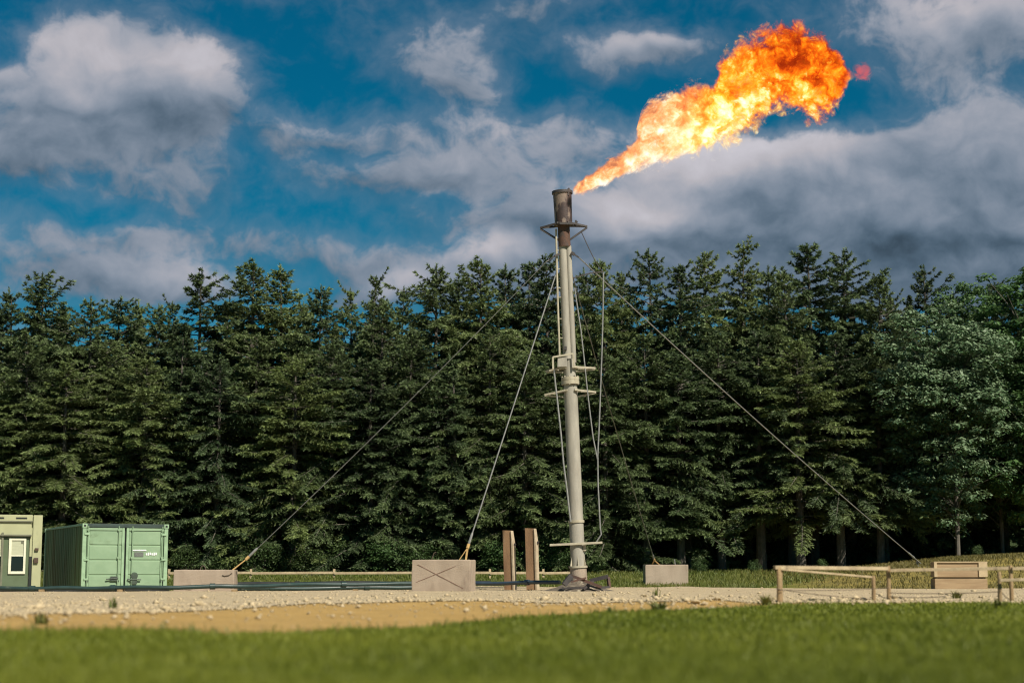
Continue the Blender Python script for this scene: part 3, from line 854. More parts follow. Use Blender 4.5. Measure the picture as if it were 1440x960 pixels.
S(MB().lathe([(.196, z797), (.196, z797 + 1.2), (.193, z733), (.186, z535 - .12)], 28), 'lower_pipe', 'stack_paint')
S(MB().lathe([(.19, z733 - .04), (.222, z733 - .04), (.222, z733 + .03), (.19, z733 + .03)], 28), 'collar', 'stack_arm')
S(MB().lathe([(.18, z535 - .11), (.25, z535 - .11), (.25, z535 - .01), (.24, z535 - .005), (.24, z535 + .005), (.25, z535 + .01), (.25, z535 + .09), (.15, z535 + .09)], 28), 'mid_flange', 'stack_arm')
for k in range(10):
    a = k * math.pi / 5 + .2
    S(MB().lathe([(0, -.13), (.022, -.13), (.022, .12), (0, .12)], 6, (.225 * math.cos(a), .225 * math.sin(a), z535 - .0)), 'bolt', 'dark_steel' if k % 4 == 0 else 'stack_arm')
S(MB().lathe([(.168, z535 + .08), (.165, sz_(505))], 24), 'mid_pipe', 'stack_paint')
S(MB().lathe([(.122, sz_(510)), (.118, z350 + .12)], 22, (-.052, 0, 0)), 'upper_pipe', 'stack_paint')
S(MB().lathe([(.084, sz_(510)), (.082, z350 + .12)], 18, (.108, -.01, 0)), 'side_pipe', 'stack_paint')
S(MB().lathe([(.15, z350 + .1), (.172, z350 + .1), (.172, z350 + .14), (.168, z317)], 24), 'rusty_section', 'rust')
dr = S(MB().lathe([(.15, z317 + .0), (.245, z317 + .01), (.25, z317 + .4), (.262, z270 - .06), (.285, z270 - .04), (.285, z270 + .02), (.255, z270 + .02), (.235, z270 - .1), (.22, z317 + .1), (0, z317 + .1)], 32), 'wind_shield_drum', 'drum')
MB().tube([SL(799, 275, -.2), SL(799.5, 266, -.2), SL(800.5, 264.5, -.2)], [.03, .035, .02], 8).build('pilot_nozzle', 'dark_steel', dr, True)
MB().lathe([(.262, z270 - .05), (.292, z270 - .05), (.292, z270 + .025), (.25, z270 + .025)], 32).build('drum_rim', 'dark_steel', dr, True)
MB().lathe([(.245, z317 - .0), (.275, z317 - .0), (.275, z317 + .035), (.245, z317 + .035)], 32).build('drum_base_ring', 'dark_steel', dr, True)


def arms(tipL, tipR, pyt, pyb, mt, name, w=.045, strutpy=None, dep=.2):
    for tip, sgn in ((tipL, -1), (tipR, 1)):
        tp = SL(*tip)
        mb = MB()
        zt, zbm = sz_(pyt), sz_(pyb)
        for y in (-dep, dep):
            mb.bar((sgn * .10, y, zt), tp, w)
        mb.bar((sgn * .17, -dep, zt), (sgn * .17, dep, zt), w)
        if strutpy: mb.bar((sgn * .16, 0, sz_(strutpy)), tp + Vector((0, 0, -.03)), w)
        else: mb.bar((sgn * .17, 0, zbm), tp + Vector((0, 0, -.02)), w)
        S(mb, name, mt, False)


arms((760, 320.5), (825.5, 318.5), 315, 318, 'dark_steel', 'top_arm', .05, 337, .26)
S(MB().bar((-.12, -.27, sz_(316.5)), (.27, -.27, sz_(317.5)), .055), 'top_cross_bar', 'dark_steel', False)
S(MB().bar(SL(808, 318, -.1), SL(811, 311, -.1), .07).bar(SL(811, 311, -.1), SL(808.5, 311, -.1), .05), 'igniter', 'dark_steel', False)
arms((767.5, 522), (837, 517.5), 517, 523, 'stack_arm', 'upper_arm', .05)
arms((766, 555), (838, 551), 549, 558, 'stack_arm', 'lower_arm', .045)
# small cage with a control panel on the upper arm
S(MB().bar(SL(778, 519, -.25), SL(777.5, 502, -.25), .05).bar(SL(777.5, 502, -.25), SL(806, 497, -.25), .045).bar(SL(806, 497, -.25), SL(807, 517, -.25), .04).bar(SL(777.5, 502, -.25), SL(788, 500, .15), .04), 'cage', 'stack_arm', False)
S(MB().bar(SL(785, 516, -.2), SL(785, 501, -.2), .05).box(SL(791, 508.5, -.22), (.25, .04, .28)), 'control_panel', 'stack_paint', False, .004)
S(MB().bar(SL(795, 492, -.15), SL(795, 487, -.15), .08), 'clamp', 'dark_steel', False)
# conduit with stand-offs on the left
S(MB().tube([SL(782, 322, -.05), SL(783, 372, -.05), SL(784.5, 430, -.05), SL(787, 500, -.05)], .028, 8), 'conduit', 'stack_arm')
for py in (352, 378, 405, 418, 448, 475):
    S(MB().bar(SL(783 + (py - 330) * .02, py, -.05), SL(792 + (py - 330) * .02, py, -.05), .022), 'conduit_bracket', 'stack_arm', False)
S(MB().tube([SL(779, 520, -.1), SL(780.5, 535, -.1), SL(783.6, 562, -.12), SL(789, 612, -.15), SL(792.5, 652, -.18), SL(797.5, 690, -.2), SL(801, 722, -.22), SL(802.5, 733, -.23)], .024, 8), 'hose', 'galv')
# guy lugs
S(MB().bar(SL(787, 357, -.1), SL(780, 360, -.12), .06).bar(SL(780, 360, -.12), SL(772, 366, -.12), .03), 'guy_lug', 'dark_steel', False)
S(MB().bar(SL(803, 355, -.1), SL(808, 358, -.1), .08).bar(SL(808, 358, -.1), SL(814, 362, -.1), .04), 'guy_lug', 'dark_steel', False)
# arm that carries the hanging cable, cable run
S(MB().bar(SL(806, 391, 0), SL(830, 384, 0), .03).bar(SL(830, 384, 0), SL(849, 382, 0), .028), 'cable_arm', 'dark_steel', False)
S(MB().tube([SL(818, 327, 0), SL(828, 349, 0), SL(838, 369, 0), SL(848, 383, 0)], .012, 6), 'thin_cable', 'dark_steel')
S(MB().tube([SL(848.5, 383, 0), SL(848, 430, 0), SL(847, 475, 0), SL(845.5, 520, -.02), SL(844, 560, -.05), SL(842.5, 600, -.08), SL(840.5, 640, -.1), SL(841, 680, -.15), SL(842.5, 712, -.2), SL(844, 742, -.22), SL(845.5, 751, -.22), SL(841, 758, -.22), SL(838, 763, -.22)], .020, 8), 'hanging_cable', 'galv')
S(MB().tube([SL(808, 405, -.12), SL(812, 432, -.1), SL(817, 465, -.1), SL(822, 510, -.1), SL(825, 540, -.1), SL(829, 575, -.1), SL(834, 615, -.1), SL(837.5, 632, -.1), SL(840, 645, -.1)], .018, 8), 'slack_cable', 'galv')
S(MB().bar(SL(773, 766, -.23), SL(847, 762.5, -.23), .06, .06), 'crossbar', 'stack_arm', False, .006)
S(MB().box(SL(822, 770, -.1), (.08, .1, .17)), 'junction_box', 'stack_arm', False, .008)

# ------------------------------------------------------------------ concrete anchor blocks
def block(x, y, w, d, h, rz, label, sink=.04):
    z = tz(x, y)
    root = empty('concrete_block', (x, y, z), rz)
    tag(root, label, 'concrete block', 'concrete anchor blocks')
    mb = MB().box((0, 0, h / 2 - sink), (w, d, h + sink))
    o = mb.build('body', 'concrete', root, False, .022)
    bm = bmesh.new(); bm.from_mesh(o.data)
    bmesh.ops.subdivide_edges(bm, edges=[e for e in bm.edges if e.calc_length() > .3], cuts=5, use_grid_fill=True)
    for v in bm.verts: v.co += v.normal * .012 * mnoise.noise(v.co * 3.3 + Vector((x, y, 0)))
    bm.to_mesh(o.data); bm.free()
    return root


def lift_eye(root, x, y, h, r=.07):
    pts = [(x - r * math.cos(a), y, h - .02 + r * 1.6 * math.sin(a)) for a in [i * math.pi / 8 for i in range(9)]]
    MB().tube(pts, .012, 6).build('lifting_eye', 'wire', root, True)


c1 = P(624, 832, 45.5)
b1 = block(c1.x, 45.5, 1.56, .80, .86, rad(-9), 'large concrete block scratched with a cross, in front of the flare stack')
MB().bar((-.62, -.404, .72), (.60, -.404, .10), .011, .012).build('scratched_line', 'chalk', b1)
MB().bar((-.66, -.4045, .26), (.40, -.4045, .68), .011, .012).build('scratched_line', 'chalk', b1)
MB().tube([(-.33, 0, .85), (-.27, 0, 1.02), (-.21, 0, 1.05)], .012, 6).build('steel_rod', 'wire', b1, True)
c2 = P(289, 829, 46.0)
b2 = block(c2.x, 46.0, 1.60, .8, .60, rad(3), 'low concrete block between the green container and the rail fence')
lift_eye(b2, -.08, 0, .6)
MB().tube([(.48, -.412, .44), (.55, -.413, .42), (.66, -.413, .44), (.74, -.412, .50)], .010, 6).build('steel_loop', 'wire', b2, True)
c3 = P(936, 825, 62)
b3 = block(c3.x, 62, 1.54, .8, .74, rad(2), 'small far concrete block right of the flare stack')
MB().tube([(.36, 0, .72), (.33, 0, .92)], .018, 6).build('steel_rod', 'galv', b3, True)

# ------------------------------------------------------------------ guy wires
M['dark_cable'] = simple('weathered_cable', (.13, .13, .115), (.09, .09, .08), 12, .6)


def guy(pts, label, sag=.06, rad_=.017, strap='strap', fork=None, cable='galv'):
    a, b = Vector(pts[0]), Vector(pts[1])
    root = empty('guy_wire', b)
    tag(root, label, 'guy wire', 'guy wires of the flare stack')
    L = (b - a).length; d = (b - a).normalized()
    e = b - d * .55
    q = [a.lerp(e, i / 14) - Vector((0, 0, sag * 4 * (i / 14) * (1 - i / 14))) - b for i in range(15)]
    MB().tube(q, rad_, 8).build('cable', cable, root, True)
    MB().tube([e - b - d * .22, e - b - d * .16, e - b + d * .08, e - b + d * .14], [.02, .034, .034, .02], 8).build('turnbuckle', 'galv', root, True)
    MB().tube([e - b + d * .10, e - b + d * .22], .042, 8).build('shackle', strap, root, True)
    for f in fork:
        MB().bar(e - b + d * .2, Vector(f) - b, .045, .02).build('strap', strap, root)
    return root


g1 = P(652, 786, 45.5); g1.z = tz(c1.x, 45.5) + .84
guy((P(784, 378, YS), g1), 'steel guy wire down to the cross-marked concrete block', .02, .018, 'strap', (g1 + Vector((-.12, .05, 0)), g1 + Vector((.06, -.05, 0))))
g2 = P(333, 799, 46.0)
guy((P(768, 368, YS), g2), 'long guy wire down to the low block by the container', .10, .010, 'strap', (g2 + Vector((-.1, .1, -.03)), g2 + Vector((-.1, -.1, -.03))), 'dark_cable')
MB().bar(P(768, 368, YS) - Vector(g2), P(781, 360, YS) - Vector(g2), .02).build('thimble', 'galv', [o for o in bpy.data.objects if o.name.startswith('guy_wire')][-1])
g3 = P(1291, 789.5, 61.5); g3.z = tz(g3.x, 61.5) + .05
guy((P(814, 362, YS), P(1291, 789, 61.5)), 'long guy wire down to the earth bank at the right', .12, .017, 'galv', (P(1293, 791, 61.6), P(1296, 793, 61.6)))
g4 = P(922, 795, 62); g4.z = tz(c3.x, 62) + .72
guy((P(803, 380, YS), g4), 'guy wire passing behind the cables to the small far block', .10, .014, 'strap', (g4 + Vector((-.13, 0, 0)), g4 + Vector((.13, 0, 0))), 'dark_cable')
an = empty('ground_anchor', (g3.x + .05, 61.6, tz(g3.x, 61.6)))
MB().tube([(0, 0, -.3), (-.06, 0, .2)], .04, 8).lathe([(0, .0), (.12, .0), (.12, .03), (0, .03)], 12).build('stake', 'galv', an, True)
tag(an, 'grey steel ground stake on the crest of the earth bank', 'anchor')

# ------------------------------------------------------------------ rusty upright plates
def upright(pxl, pxr, pyt, Y, tilt, label):
    a = P((pxl + pxr) / 2, 815, Y); zb = tz(a.x, Y); s = F / Y
    h = P(pxl, pyt, Y).z - zb; w = (pxr - pxl) / s
    root = empty('steel_upright', (a.x, Y, zb), rad(-24), tilt)
    tag(root, label, 'steel post', 'rusty upright steel plates')
    mb = MB(); t_ = .13
    pr = [(-w / 2, -.05), (w / 2, -.05), (w / 2, h - .02), (-w / 2, h)]
    mb.add([(x, y, z) for y in (-t_ / 2, t_ / 2) for x, z in pr], [(0, 1, 2, 3), (7, 6, 5, 4), (0, 4, 5, 1), (1, 5, 6, 2), (2, 6, 7, 3), (3, 7, 4, 0)])
    mb.build('plate', 'rust_post', root, False, .006)
    mb = MB(); pr = [(w / 2 + .002, -.05), (w / 2 + .055, -.05), (w / 2 + .055, h - .42), (w / 2 + .002, h - .02)]
    mb.add([(x, y, z) for y in (-t_ / 2 - .03, t_ / 2 + .03) for x, z in pr], [(0, 1, 2, 3), (7, 6, 5, 4), (0, 4, 5, 1), (1, 5, 6, 2), (2, 6, 7, 3), (3, 7, 4, 0)])
    mb.build('edge_flange', 'post_edge', root, False, .004)
    MB().bar((w / 2 + .06, 0, h - .46), (w / 2 + .10, 0, h - .40), .05).build('hook', 'dark_steel', root)
    return root


upright(710, 723, 745, 50.5, rad(-2.0), 'rusty brown upright steel plate, the left of the pair beside the stack')
upright(741, 755, 742, 50.0, rad(-1.5), 'rusty brown upright steel plate, the right of the pair beside the stack')

# ------------------------------------------------------------------ debris heap at the foot of the stack
hc = P(822, 829, 46.2)
heap = empty('debris_heap', (hc.x, 46.3, tz(hc.x, 46.3)))
tag(heap, 'low heap of spoil and bent steel bars at the stack base', 'debris heap')
mb = MB(); n_r, n_a = 7, 26
vs = [(0.0, .1, .34)]; fs = []
for i in range(1, n_r + 1):
    for k in range(n_a):
        a = 2 * math.pi * k / n_a; r_ = i / n_r
        h_ = .34 * (1 - r_) ** 1.1 * (1 + .5 * mnoise.noise(Vector((math.cos(a) * 2 * r_, math.sin(a) * 2 * r_, 3)))) + .05 * mnoise.noise(Vector((math.cos(a) * 6 * r_, math.sin(a) * 6 * r_, 9))) * (1 - r_)
        vs.append((1.0 * r_ * math.cos(a) * (1 + .2 * math.sin(3 * a)) - .15, .7 * r_ * math.sin(a) + .1, max(h_, -.03) if i < n_r else -.05))
for k in range(n_a):
    fs.append((0, 1 + k, 1 + (k + 1) % n_a))
for i in range(1, n_r):
    for k in range(n_a):
        fs.append((1 + (i - 1) * n_a + k, 1 + i * n_a + k, 1 + i * n_a + (k + 1) % n_a, 1 + (i - 1) * n_a + (k + 1) % n_a))
mb.add(vs, fs).build('spoil', 'soil', heap, False)


def HL(px, py, dy=0.0): return P(px, py, 46.3 + dy) - Vector(heap.location)


for (a, b, w, mt) in (((801, 808, -.45), (846, 825, -.55), .075, 'rust'), ((793, 822, -.5), (803, 809, -.45), .13, 'dark_steel'), ((790, 826.5, -.6), (822, 826, -.65), .055, 'dark_steel'), ((830, 816, -.2), (855, 810, -.3), .10, 'dark_steel'),
                      ((855, 811, -.3), (857, 826, -.35), .07, 'rust'), ((820, 828, -.55), (834, 817, -.3), .06, 'dark_steel'), ((838, 826, -.5), (857, 825, -.4), .06, 'dark_steel'), ((803, 818, -.6), (824, 812, -.55), .045, 'rust')):
    MB().bar(HL(*a), HL(*b), w).build('bent_bar', mt, heap)

# ------------------------------------------------------------------ pipes
def pipe(name, pts, r, mat, label, joints=3):
    pts = [Vector(p) for p in pts]
    root = empty(name, pts[0]); tag(root, label, 'pipe', 'pipes lying on the gravel pad')
    q = []
    for i in range(len(pts) - 1):
        for k in range(5):
            t_ = k / 5; q.append(pts[i].lerp(pts[i + 1], t_) - pts[0] + Vector((0, 0, .012 * math.sin((i * 5 + k) * 1.1))))
    q.append(pts[-1] - pts[0])
    MB().tube(q, r, 12).build('tube', mat, root, True)
    for j in range(joints):
        k = int((j + .6) / joints * (len(q) - 2)); d = (q[k + 1] - q[k]).normalized(); c = q[k].lerp(q[k + 1], .4)
        MB().tube([c - d * .07, c + d * .07], r * 1.45, 12).build('coupling', mat, root, True)
    return root


pipe('pipe', [P(-60, 826.5, 44.6), P(60, 826.8, 44.6), P(130, 826.5, 44.6), P(232, 825.4, 44.6), P(330, 824, 45.0), P(440, 821.5, 46.6), P(590, 820, 48)], .055, 'pipe_green', 'long dark green pipe running in front of the cabin and container', 4)
pipe('pipe', [P(-60, 831, 44.9), P(110, 830.5, 44.9), P(238, 829.2, 45.0)], .035, 'pipe_black', 'thin dark pipe on the ground below the container', 2)
pipe('pipe', [P(320, 828, 47.0), P(450, 826.5, 47.5), P(585, 825.5, 48.5)], .06, 'pipe_green', 'dark green pipe on the gravel between the low block and crossed block', 2)
pipe('pipe', [P(480, 822.5, 50), P(600, 820.5, 50), P(700, 819.5, 49), P(787, 818.2, 47.6)], .055, 'pipe_blue', 'dark blue pipe running behind the crossed block to the stack', 3)
pipe('pipe', [P(330, 821, 52), P(430, 820, 52), P(560, 819.2, 52), P(690, 819, 52)], .06, 'pipe_black', 'black pipe behind the green one, furthest back on the pad', 2)
for i, (px, Y) in enumerate([(60, 44.6), (170, 44.6), (330, 45.0), (500, 47.2), (640, 49.6), (745, 48.4)]):
    pp = P(px, 825.5, Y); z0 = tz(pp.x, Y)
    tag(MB().box((0, 0, 0), (.12, .34, max(.06, pp.z - z0 - .02))).build('pipe_sleeper', 'wood_post', None, False, .008, (pp.x, Y, z0 + (pp.z - z0) / 2 - .04)), 'short timber sleeper under a pipe, %s from the left' % ORD[i], 'sleeper', 'sleepers under the pipes')

# ------------------------------------------------------------------ fences
def fence_thing(name, base, label, group=None):
    r_ = empty(name, base); tag(r_, label, 'fence', group); return r_


fb = P(470, 818, 66.0); fb.z = tz(fb.x, 66)
bf = fence_thing('rail_fence', fb, 'low pale timber rail fence behind the pipes and blocks')
posts = [(238, 66), (353, 66), (470, 66), (587, 66), (689, 66), (764, 66.2), (803, 66.4)]
for (px, Y) in posts:
    top = P(px, 799.5, Y); zb = tz(top.x, Y)
    MB().box((0, 0, 0), (.085, .085, top.z - zb + .1)).build('post', 'wood_pale', bf, False, .006, Vector((top.x, Y, (top.z + zb) / 2 - .05)) - fb)
for i in range(len(posts) - 1):
    a = P(posts[i][0], 805.5 - .0, posts[i][1] - .07); b = P(posts[i + 1][0], 804.8, posts[i + 1][1] - .07)
    MB().bar(a - fb, b - fb, .04, .09).build('rail', 'wood_pale', bf, False, .004)
bf2 = bf

fb = P(1249, 848, 27.6); fb.z = tz(fb.x, 27.6)
ff = fence_thing('knee_rail_fence', fb, 'low weathered timber knee rail fence in front at the right')


def fpost(px, pyt, Y, w, mat='wood_post', tilt=0.0):
    top = P(px, pyt, Y); zb = tz(top.x, Y)
    h = top.z - zb + .12
    mb = MB().lathe([(0, 0), (w, 0), (w * 1.05, h * .3), (w * .95, h * .7), (w, h - .03), (w * .7, h), (0, h)], 9)
    for i, v in enumerate(mb.v):
        k = .007 * mnoise.noise(Vector(v) * 7 + Vector((px, 0, 0))); mb.v[i] = (v[0] + k + tilt * v[2], v[1] + k, v[2])
    mb.build('post', mat, ff, True, 0, Vector((top.x, Y, zb - .12)) - fb)


def frail(a, b, w=.045, h=.055, mat='wood_pale', nm='rail'):
    MB().bar(P(*a) - fb, P(*b) - fb, w, h).build(nm, mat, ff, False, .005)


fpost(1095, 796, 26.0, .036); fpost(1097.5, 797, 27.0, .030)
fpost(1228, 809, 28.0, .033); fpost(1249, 795, 27.6, .034); fpost(1405, 803, 26.4, .032); fpost(1421, 794.5, 27.4, .034)
frail((1089, 797.5, 25.95), (1248, 799, 27.52), .05, .055)
frail((1098, 800, 26.95), (1226, 811, 27.93), .035, .03)
frail((1252, 801.5, 27.52), (1418, 798.6, 27.3), .045, .05)
frail((1406, 815.5, 26.3), (1450, 814, 26.3), .04, .045); frail((1423, 799, 27.35), (1520, 797, 27.3), .045, .05)
for (a, b) in (((1092, 827.5, 25.9), (1226, 842, 27.9)), ((1096, 829, 25.9), (1250, 826, 27.5)), ((1251, 833, 27.5), (1404, 831.5, 26.3)), ((1232, 834, 27.9), (1251, 841, 27.5)), ((1406, 829, 26.3), (1421, 843, 27.3)), ((1251, 838, 27.5), (1330, 838, 27)), ):
    pa, pb = P(*a) - fb, P(*b) - fb
    MB().tube([pa.lerp(pb, i / 6) - Vector((0, 0, .02 * math.sin(math.pi * i / 6))) for i in range(7)], .006, 5).build('wire', 'wire', ff, True)

# ------------------------------------------------------------------ timber crate
cc = P(1349, 828, 53.5); zb = tz(cc.x, 53.5)
cr = empty('timber_crate', (cc.x, 53.5, zb), rad(-6))
tag(cr, 'square brown timber crate of wide boards behind the front fence', 'crate')
cw, ch, cd = 1.60, .84, .8
MB().box((0, 0, ch / 2 - .02), (cw - .1, cd - .1, ch - .04)).build('core', 'wood_board', cr)
for (z0, z1) in ((.0, .34), (.385, .60), (.61, .82)):
    MB().box((0, -cd / 2 - .0, (z0 + z1) / 2), (cw - .02, .045, z1 - z0)).build('board', 'wood_board', cr, False, .006)
for sx in (-1, 1):
    for (z0, z1) in ((.0, .34), (.385, .60), (.61, .82)):
        MB().box((sx * (cw / 2 - .022), 0.025, (z0 + z1) / 2), (.045, cd - .01, z1 - z0)).build('board', 'wood_board', cr, False, .006)
MB().box((-cw / 2 + .04, -cd / 2 - .04, .61), (.09, .04, .44)).build('batten', 'wood_frame', cr, False, .005)
MB().box((cw / 2 - .13, -cd / 2 - .04, .61), (.26, .04, .44)).build('batten', 'wood_frame', cr, False, .005)
MB().box((0, -cd / 2 - .02, .845), (cw + .02, .09, .03)).build('top_batten', 'wood_frame', cr, False, .005)
for i in range(5):
    MB().box((0, -cd / 2 + .12 + i * .155, .835), (cw - .02, .145, .03)).build('board', 'wood_board', cr, False, .005)

# ------------------------------------------------------------------ green shipping container
def solve_container():
    yaw = rad(25); w = 2.44
    best = None
    for k in range(4400, 5400):
        Y = k / 100
        a = P(115, 790, Y); b = P(235.5, 790, Y + w * math.sin(yaw))
        e = abs((b.x - a.x) - w * math.cos(yaw))
        if best is None or e < best[0]: best = (e, Y, a)
    return best


_, cy, ca = solve_container()
yaw = rad(25); CW, CL = 2.44, 6.06
zt = P(115, 735.5, cy).z; zb = tz(ca.x - .5, cy + 1)
CH = zt - zb
con = empty('shipping_container', (ca.x, cy, zb), yaw)        # local: x along the doors, y into the depth
tag(con, 'green shipping container with closed double doors beside the cabin', 'container')
p_ = .11
for (x, y, nm) in ((0, 0, 'corner_post'), (CW - p_, 0, 'corner_post'), (0, CL - p_, 'corner_post'), (CW - p_, CL - p_, 'corner_post')):
    MB().box((x + p_ / 2, y + p_ / 2, CH / 2), (p_, p_, CH - .22)).build(nm, 'con_pale', con, False, .008)
    for z in (.06, CH - .06):
        cz = MB().box((x + p_ / 2, y + p_ / 2, z), (p_ + .03, p_ + .03, .12)).build('corner_casting', 'con_pale', con, False, .008)
        MB().box((x + p_ / 2, y - .0165 if y < 1 else y + p_ + .0165, z), (.06, .004, .055)).build('slot', 'gasket', cz)
MB().box((CW / 2, .05, CH - .05), (CW - 2 * p_ - .04, .09, .10)).build('header_rail', 'con_dark', con, False, .006)
MB().box((CW / 2, .05, .07), (CW - 2 * p_ - .04, .09, .14)).build('sill_rail', 'con_green', con, False, .006)
for x in (.045, CW - .045):
    MB().box((x, CL / 2, CH - .03), (.07, CL - .24, .055)).build('side_rail', 'con_pale' if x < 1 else 'con_green', con, False, .006)
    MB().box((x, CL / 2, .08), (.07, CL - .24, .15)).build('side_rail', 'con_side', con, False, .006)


def corrugated(x, sgn, nm):
    mb = MB(); per = .278; prof = [(0, 0), (.07, 0), (.105, .036), (.175, .036), (.21, 0)]
    pts = []
    y = .12
    while y < CL - .13:
        for (dy, dx) in prof:
            if y + dy < CL - .12: pts.append((y + dy, dx))
        y += per
    pts.append((CL - .12, 0))
    vs = [(x + sgn * (-d), yy, z) for z in (.15, CH - .055) for (yy, d) in pts]; k = len(pts)
    mb.add(vs, [(i, i + 1, k + i + 1, k + i) for i in range(k - 1)])
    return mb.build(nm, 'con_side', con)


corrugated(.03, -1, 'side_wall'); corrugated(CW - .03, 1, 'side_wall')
mb = MB(); k = 0; pts = []
y = .12
while y < CL - .12:
    pts += [(y, 0), (y + .09, 0), (y + .11, .02), (y + .2, .02)]; y += .22
vs = [(x, yy, CH - .03 + d - .02) for x in (.08, CW - .08) for (yy, d) in pts]; k = len(pts)
mb.add(vs, [(i, i + 1, k + i + 1, k + i) for i in range(k - 1)]); mb.build('roof', 'con_green', con)
MB().box((CW / 2, CL - .04, CH / 2), (CW - .24, .05, CH - .2)).build('end_wall', 'con_green', con)
MB().box((CW / 2, CL / 2, .10), (CW - .1, CL - .2, .06)).build('floor', 'con_dark', con)
dz0, dz1 = .15, CH - .115
DW = (CW - 2 * p_ - .09) / 2
for di in (0, 1):
    x0 = p_ + .02 + di * (DW + .05); x1 = x0 + DW
    door = MB().box(((x0 + x1) / 2, .075, (dz0 + dz1) / 2), (DW, .03, dz1 - dz0)).build('door', 'con_green', con)
    MB().box(((x0 + x1) / 2, .098, (dz0 + dz1) / 2), (DW + .05, .012, dz1 - dz0 + .02)).build('gasket', 'gasket', door)
    fr = .075
    for (a, b, c, d) in ((x0, x0 + fr, dz0, dz1), (x1 - fr, x1, dz0, dz1), (x0 + fr, x1 - fr, dz1 - fr, dz1), (x0 + fr, x1 - fr, dz0, dz0 + fr)):
        MB().box(((a + b) / 2, .043, (c + d) / 2), (b - a - .002, .04, d - c - .002)).build('door_frame', 'con_pale' if (b - a) < .1 else 'con_green', door, False, .005)
    # five pressed panels with recessed joints
    inner = (dz1 - dz0 - 2 * fr) ; ph = inner / 5
    for k in range(5):
        za = dz0 + fr + k * ph; zb_ = za + ph
        mb = MB(); xa, xb = x0 + fr, x1 - fr
        e = .030
        vs = [(xa, .060, za + .006), (xb, .060, za + .006), (xb, .060, zb_ - .006), (xa, .060, zb_ - .006), (xa + .01, .040, za + e), (xb - .01, .040, za + e), (xb - .01, .040, zb_ - e * .7), (xa + .01, .040, zb_ - e * .7)]
        mb.add(vs, [(4, 5, 6, 7), (0, 1, 5, 4), (1, 2, 6, 5), (2, 3, 7, 6), (3, 0, 4, 7)])
        mb.build('panel', 'con_green', door)
    # locking bars with keepers
    bars = (x1 - .17, ) if di == 0 else (x0 + .17, )
    for bx in bars + ((x0 + .03,) if di == 0 else (x1 - .03,)):
        lb = MB().tube([(bx, .005, dz0 - .04), (bx, .005, dz1 + .05)], .017, 8).build('lock_bar', 'con_green', door, True)
        for z in (dz0 + .05, dz0 + .75, CH * .62, dz1 - .06):
            MB().box((bx, .010, z), (.075, .035, .05)).build('keeper', 'con_green' if z > 1 else 'lock', lb, False, .004)
    # hinges
    hx = x0 - .01 if di == 0 else x1 + .01
    for z in (dz0 + .2, dz0 + .80, dz0 + 1.35, dz1 - .18):
        MB().box((hx, .0, z), (.13, .05, .055)).build('hinge', 'con_pale', door, False, .004)
    # handles and lock box
    if di == 0:
        MB().tube([(x1 - .16, -.015, dz0 + .83), (x1 - .50, -.02, dz0 + .80)], .018, 8).box((x1 - .28, -.005, dz0 + .82), (.2, .02, .13)).build('handle', 'lock', door)
    else:
        MB().lathe([(0, 0), (.1, 0), (.1, .05), (0, .05)], 14).build('lock_box', 'lock', door, True, 0, None)
        lk = [o for o in door.children if o.name.startswith('lock_box')][0]
        lk.rotation_euler = (math.pi / 2, 0, 0); lk.location = (x0 + .25, .03, dz0 + .90)
        MB().tube([(x0 + .05, -.015, dz0 + .80), (x0 + .44, -.02, dz0 + .79)], .018, 8).box((x0 + .25, -.008, dz0 + .72), (.16, .02, .12)).build('handle', 'lock', door)
        pz0 = dz0 + fr + ph * 3 + ph * .30
        MB().box((x0 + .37, .030, pz0 + .16), (.42, .012, .035)).build('placard', 'placard', door)
        MB().box((x0 + .37, .030, pz0 + .045), (.26, .012, .125)).build('placard', 'placard_mark', door)
        for q in range(6):
            MB().box((x0 + .59 + q * .055, .030, pz0 + .05 + .006 * ((q * 7) % 3)), (.040, .012, .06 + .012 * ((q * 5) % 3))).build('placard', 'placard', door)

# ------------------------------------------------------------------ site cabin
YC = 46.9
cx1 = P(58.3, 780, YC).x; zt = P(58, 723.5, YC).z; zb = tz(cx1 - 2, YC + 1.6)
cab = empty('site_cabin', (cx1, YC, zb), rad(16.5))       # local: x negative to the left, y into the depth
tag(cab, 'olive cream site cabin with a glazed door, cut by the left edge', 'cabin')
HC = zt - zb; WC = 5.0; DC = 2.4
U = (P(1, 780, YC).x - P(0, 780, YC).x)      # metres per pixel here


def lx(px): return (px - 58.3) * U
def lz(py): return P(58, py, YC).z - zb


MB().box((-WC / 2, DC / 2 + .05, HC / 2), (WC - .06, DC - .1, HC - .06)).build('shell', 'cab', cab)
MB().box((lx(52), .05, HC / 2), (.24, .10, HC - .02)).build('corner_post', 'cab', cab, False, .008)
MB().box((-WC / 2 - .13, .015, HC - .10), (WC - .27, .07, .19)).build('top_rail', 'cab', cab, False, .008)
MB().box((-WC / 2 - .13, .0, lz(733)), (WC - .27, .05, .03)).build('drip_rail', 'cab_trim', cab)
for a, b in ((-42, -26), (-10, 6), (22, 37)):
    MB().box(((lx(a) + lx(b)) / 2, -.021, lz(728.5)), (lx(b) - lx(a), .006, .05)).build('vent_slot', 'gasket', cab)
MB().box(((lx(-30) + lx(43)) / 2, .06, (lz(752) + HC - .2) / 2), (lx(43) - lx(-30), .07, HC - .2 - lz(752) - .01)).build('fascia', 'cab', cab)
MB().box(((lx(-30) + lx(44)) / 2, -.0, lz(752.5)), (lx(44) - lx(-30), .13, .045)).build('canopy_strip', 'cab_trim', cab, False, .005)
MB().box((lx(44.5), .065, lz(742) / 2), (lx(47) - lx(42), .05, lz(742))).build('reveal', 'cab', cab)
MB().box((lx(44), .035, (lz(782) + .02) / 2), (.075, .02, lz(782) - .02)).build('open_slot', 'gasket', cab)
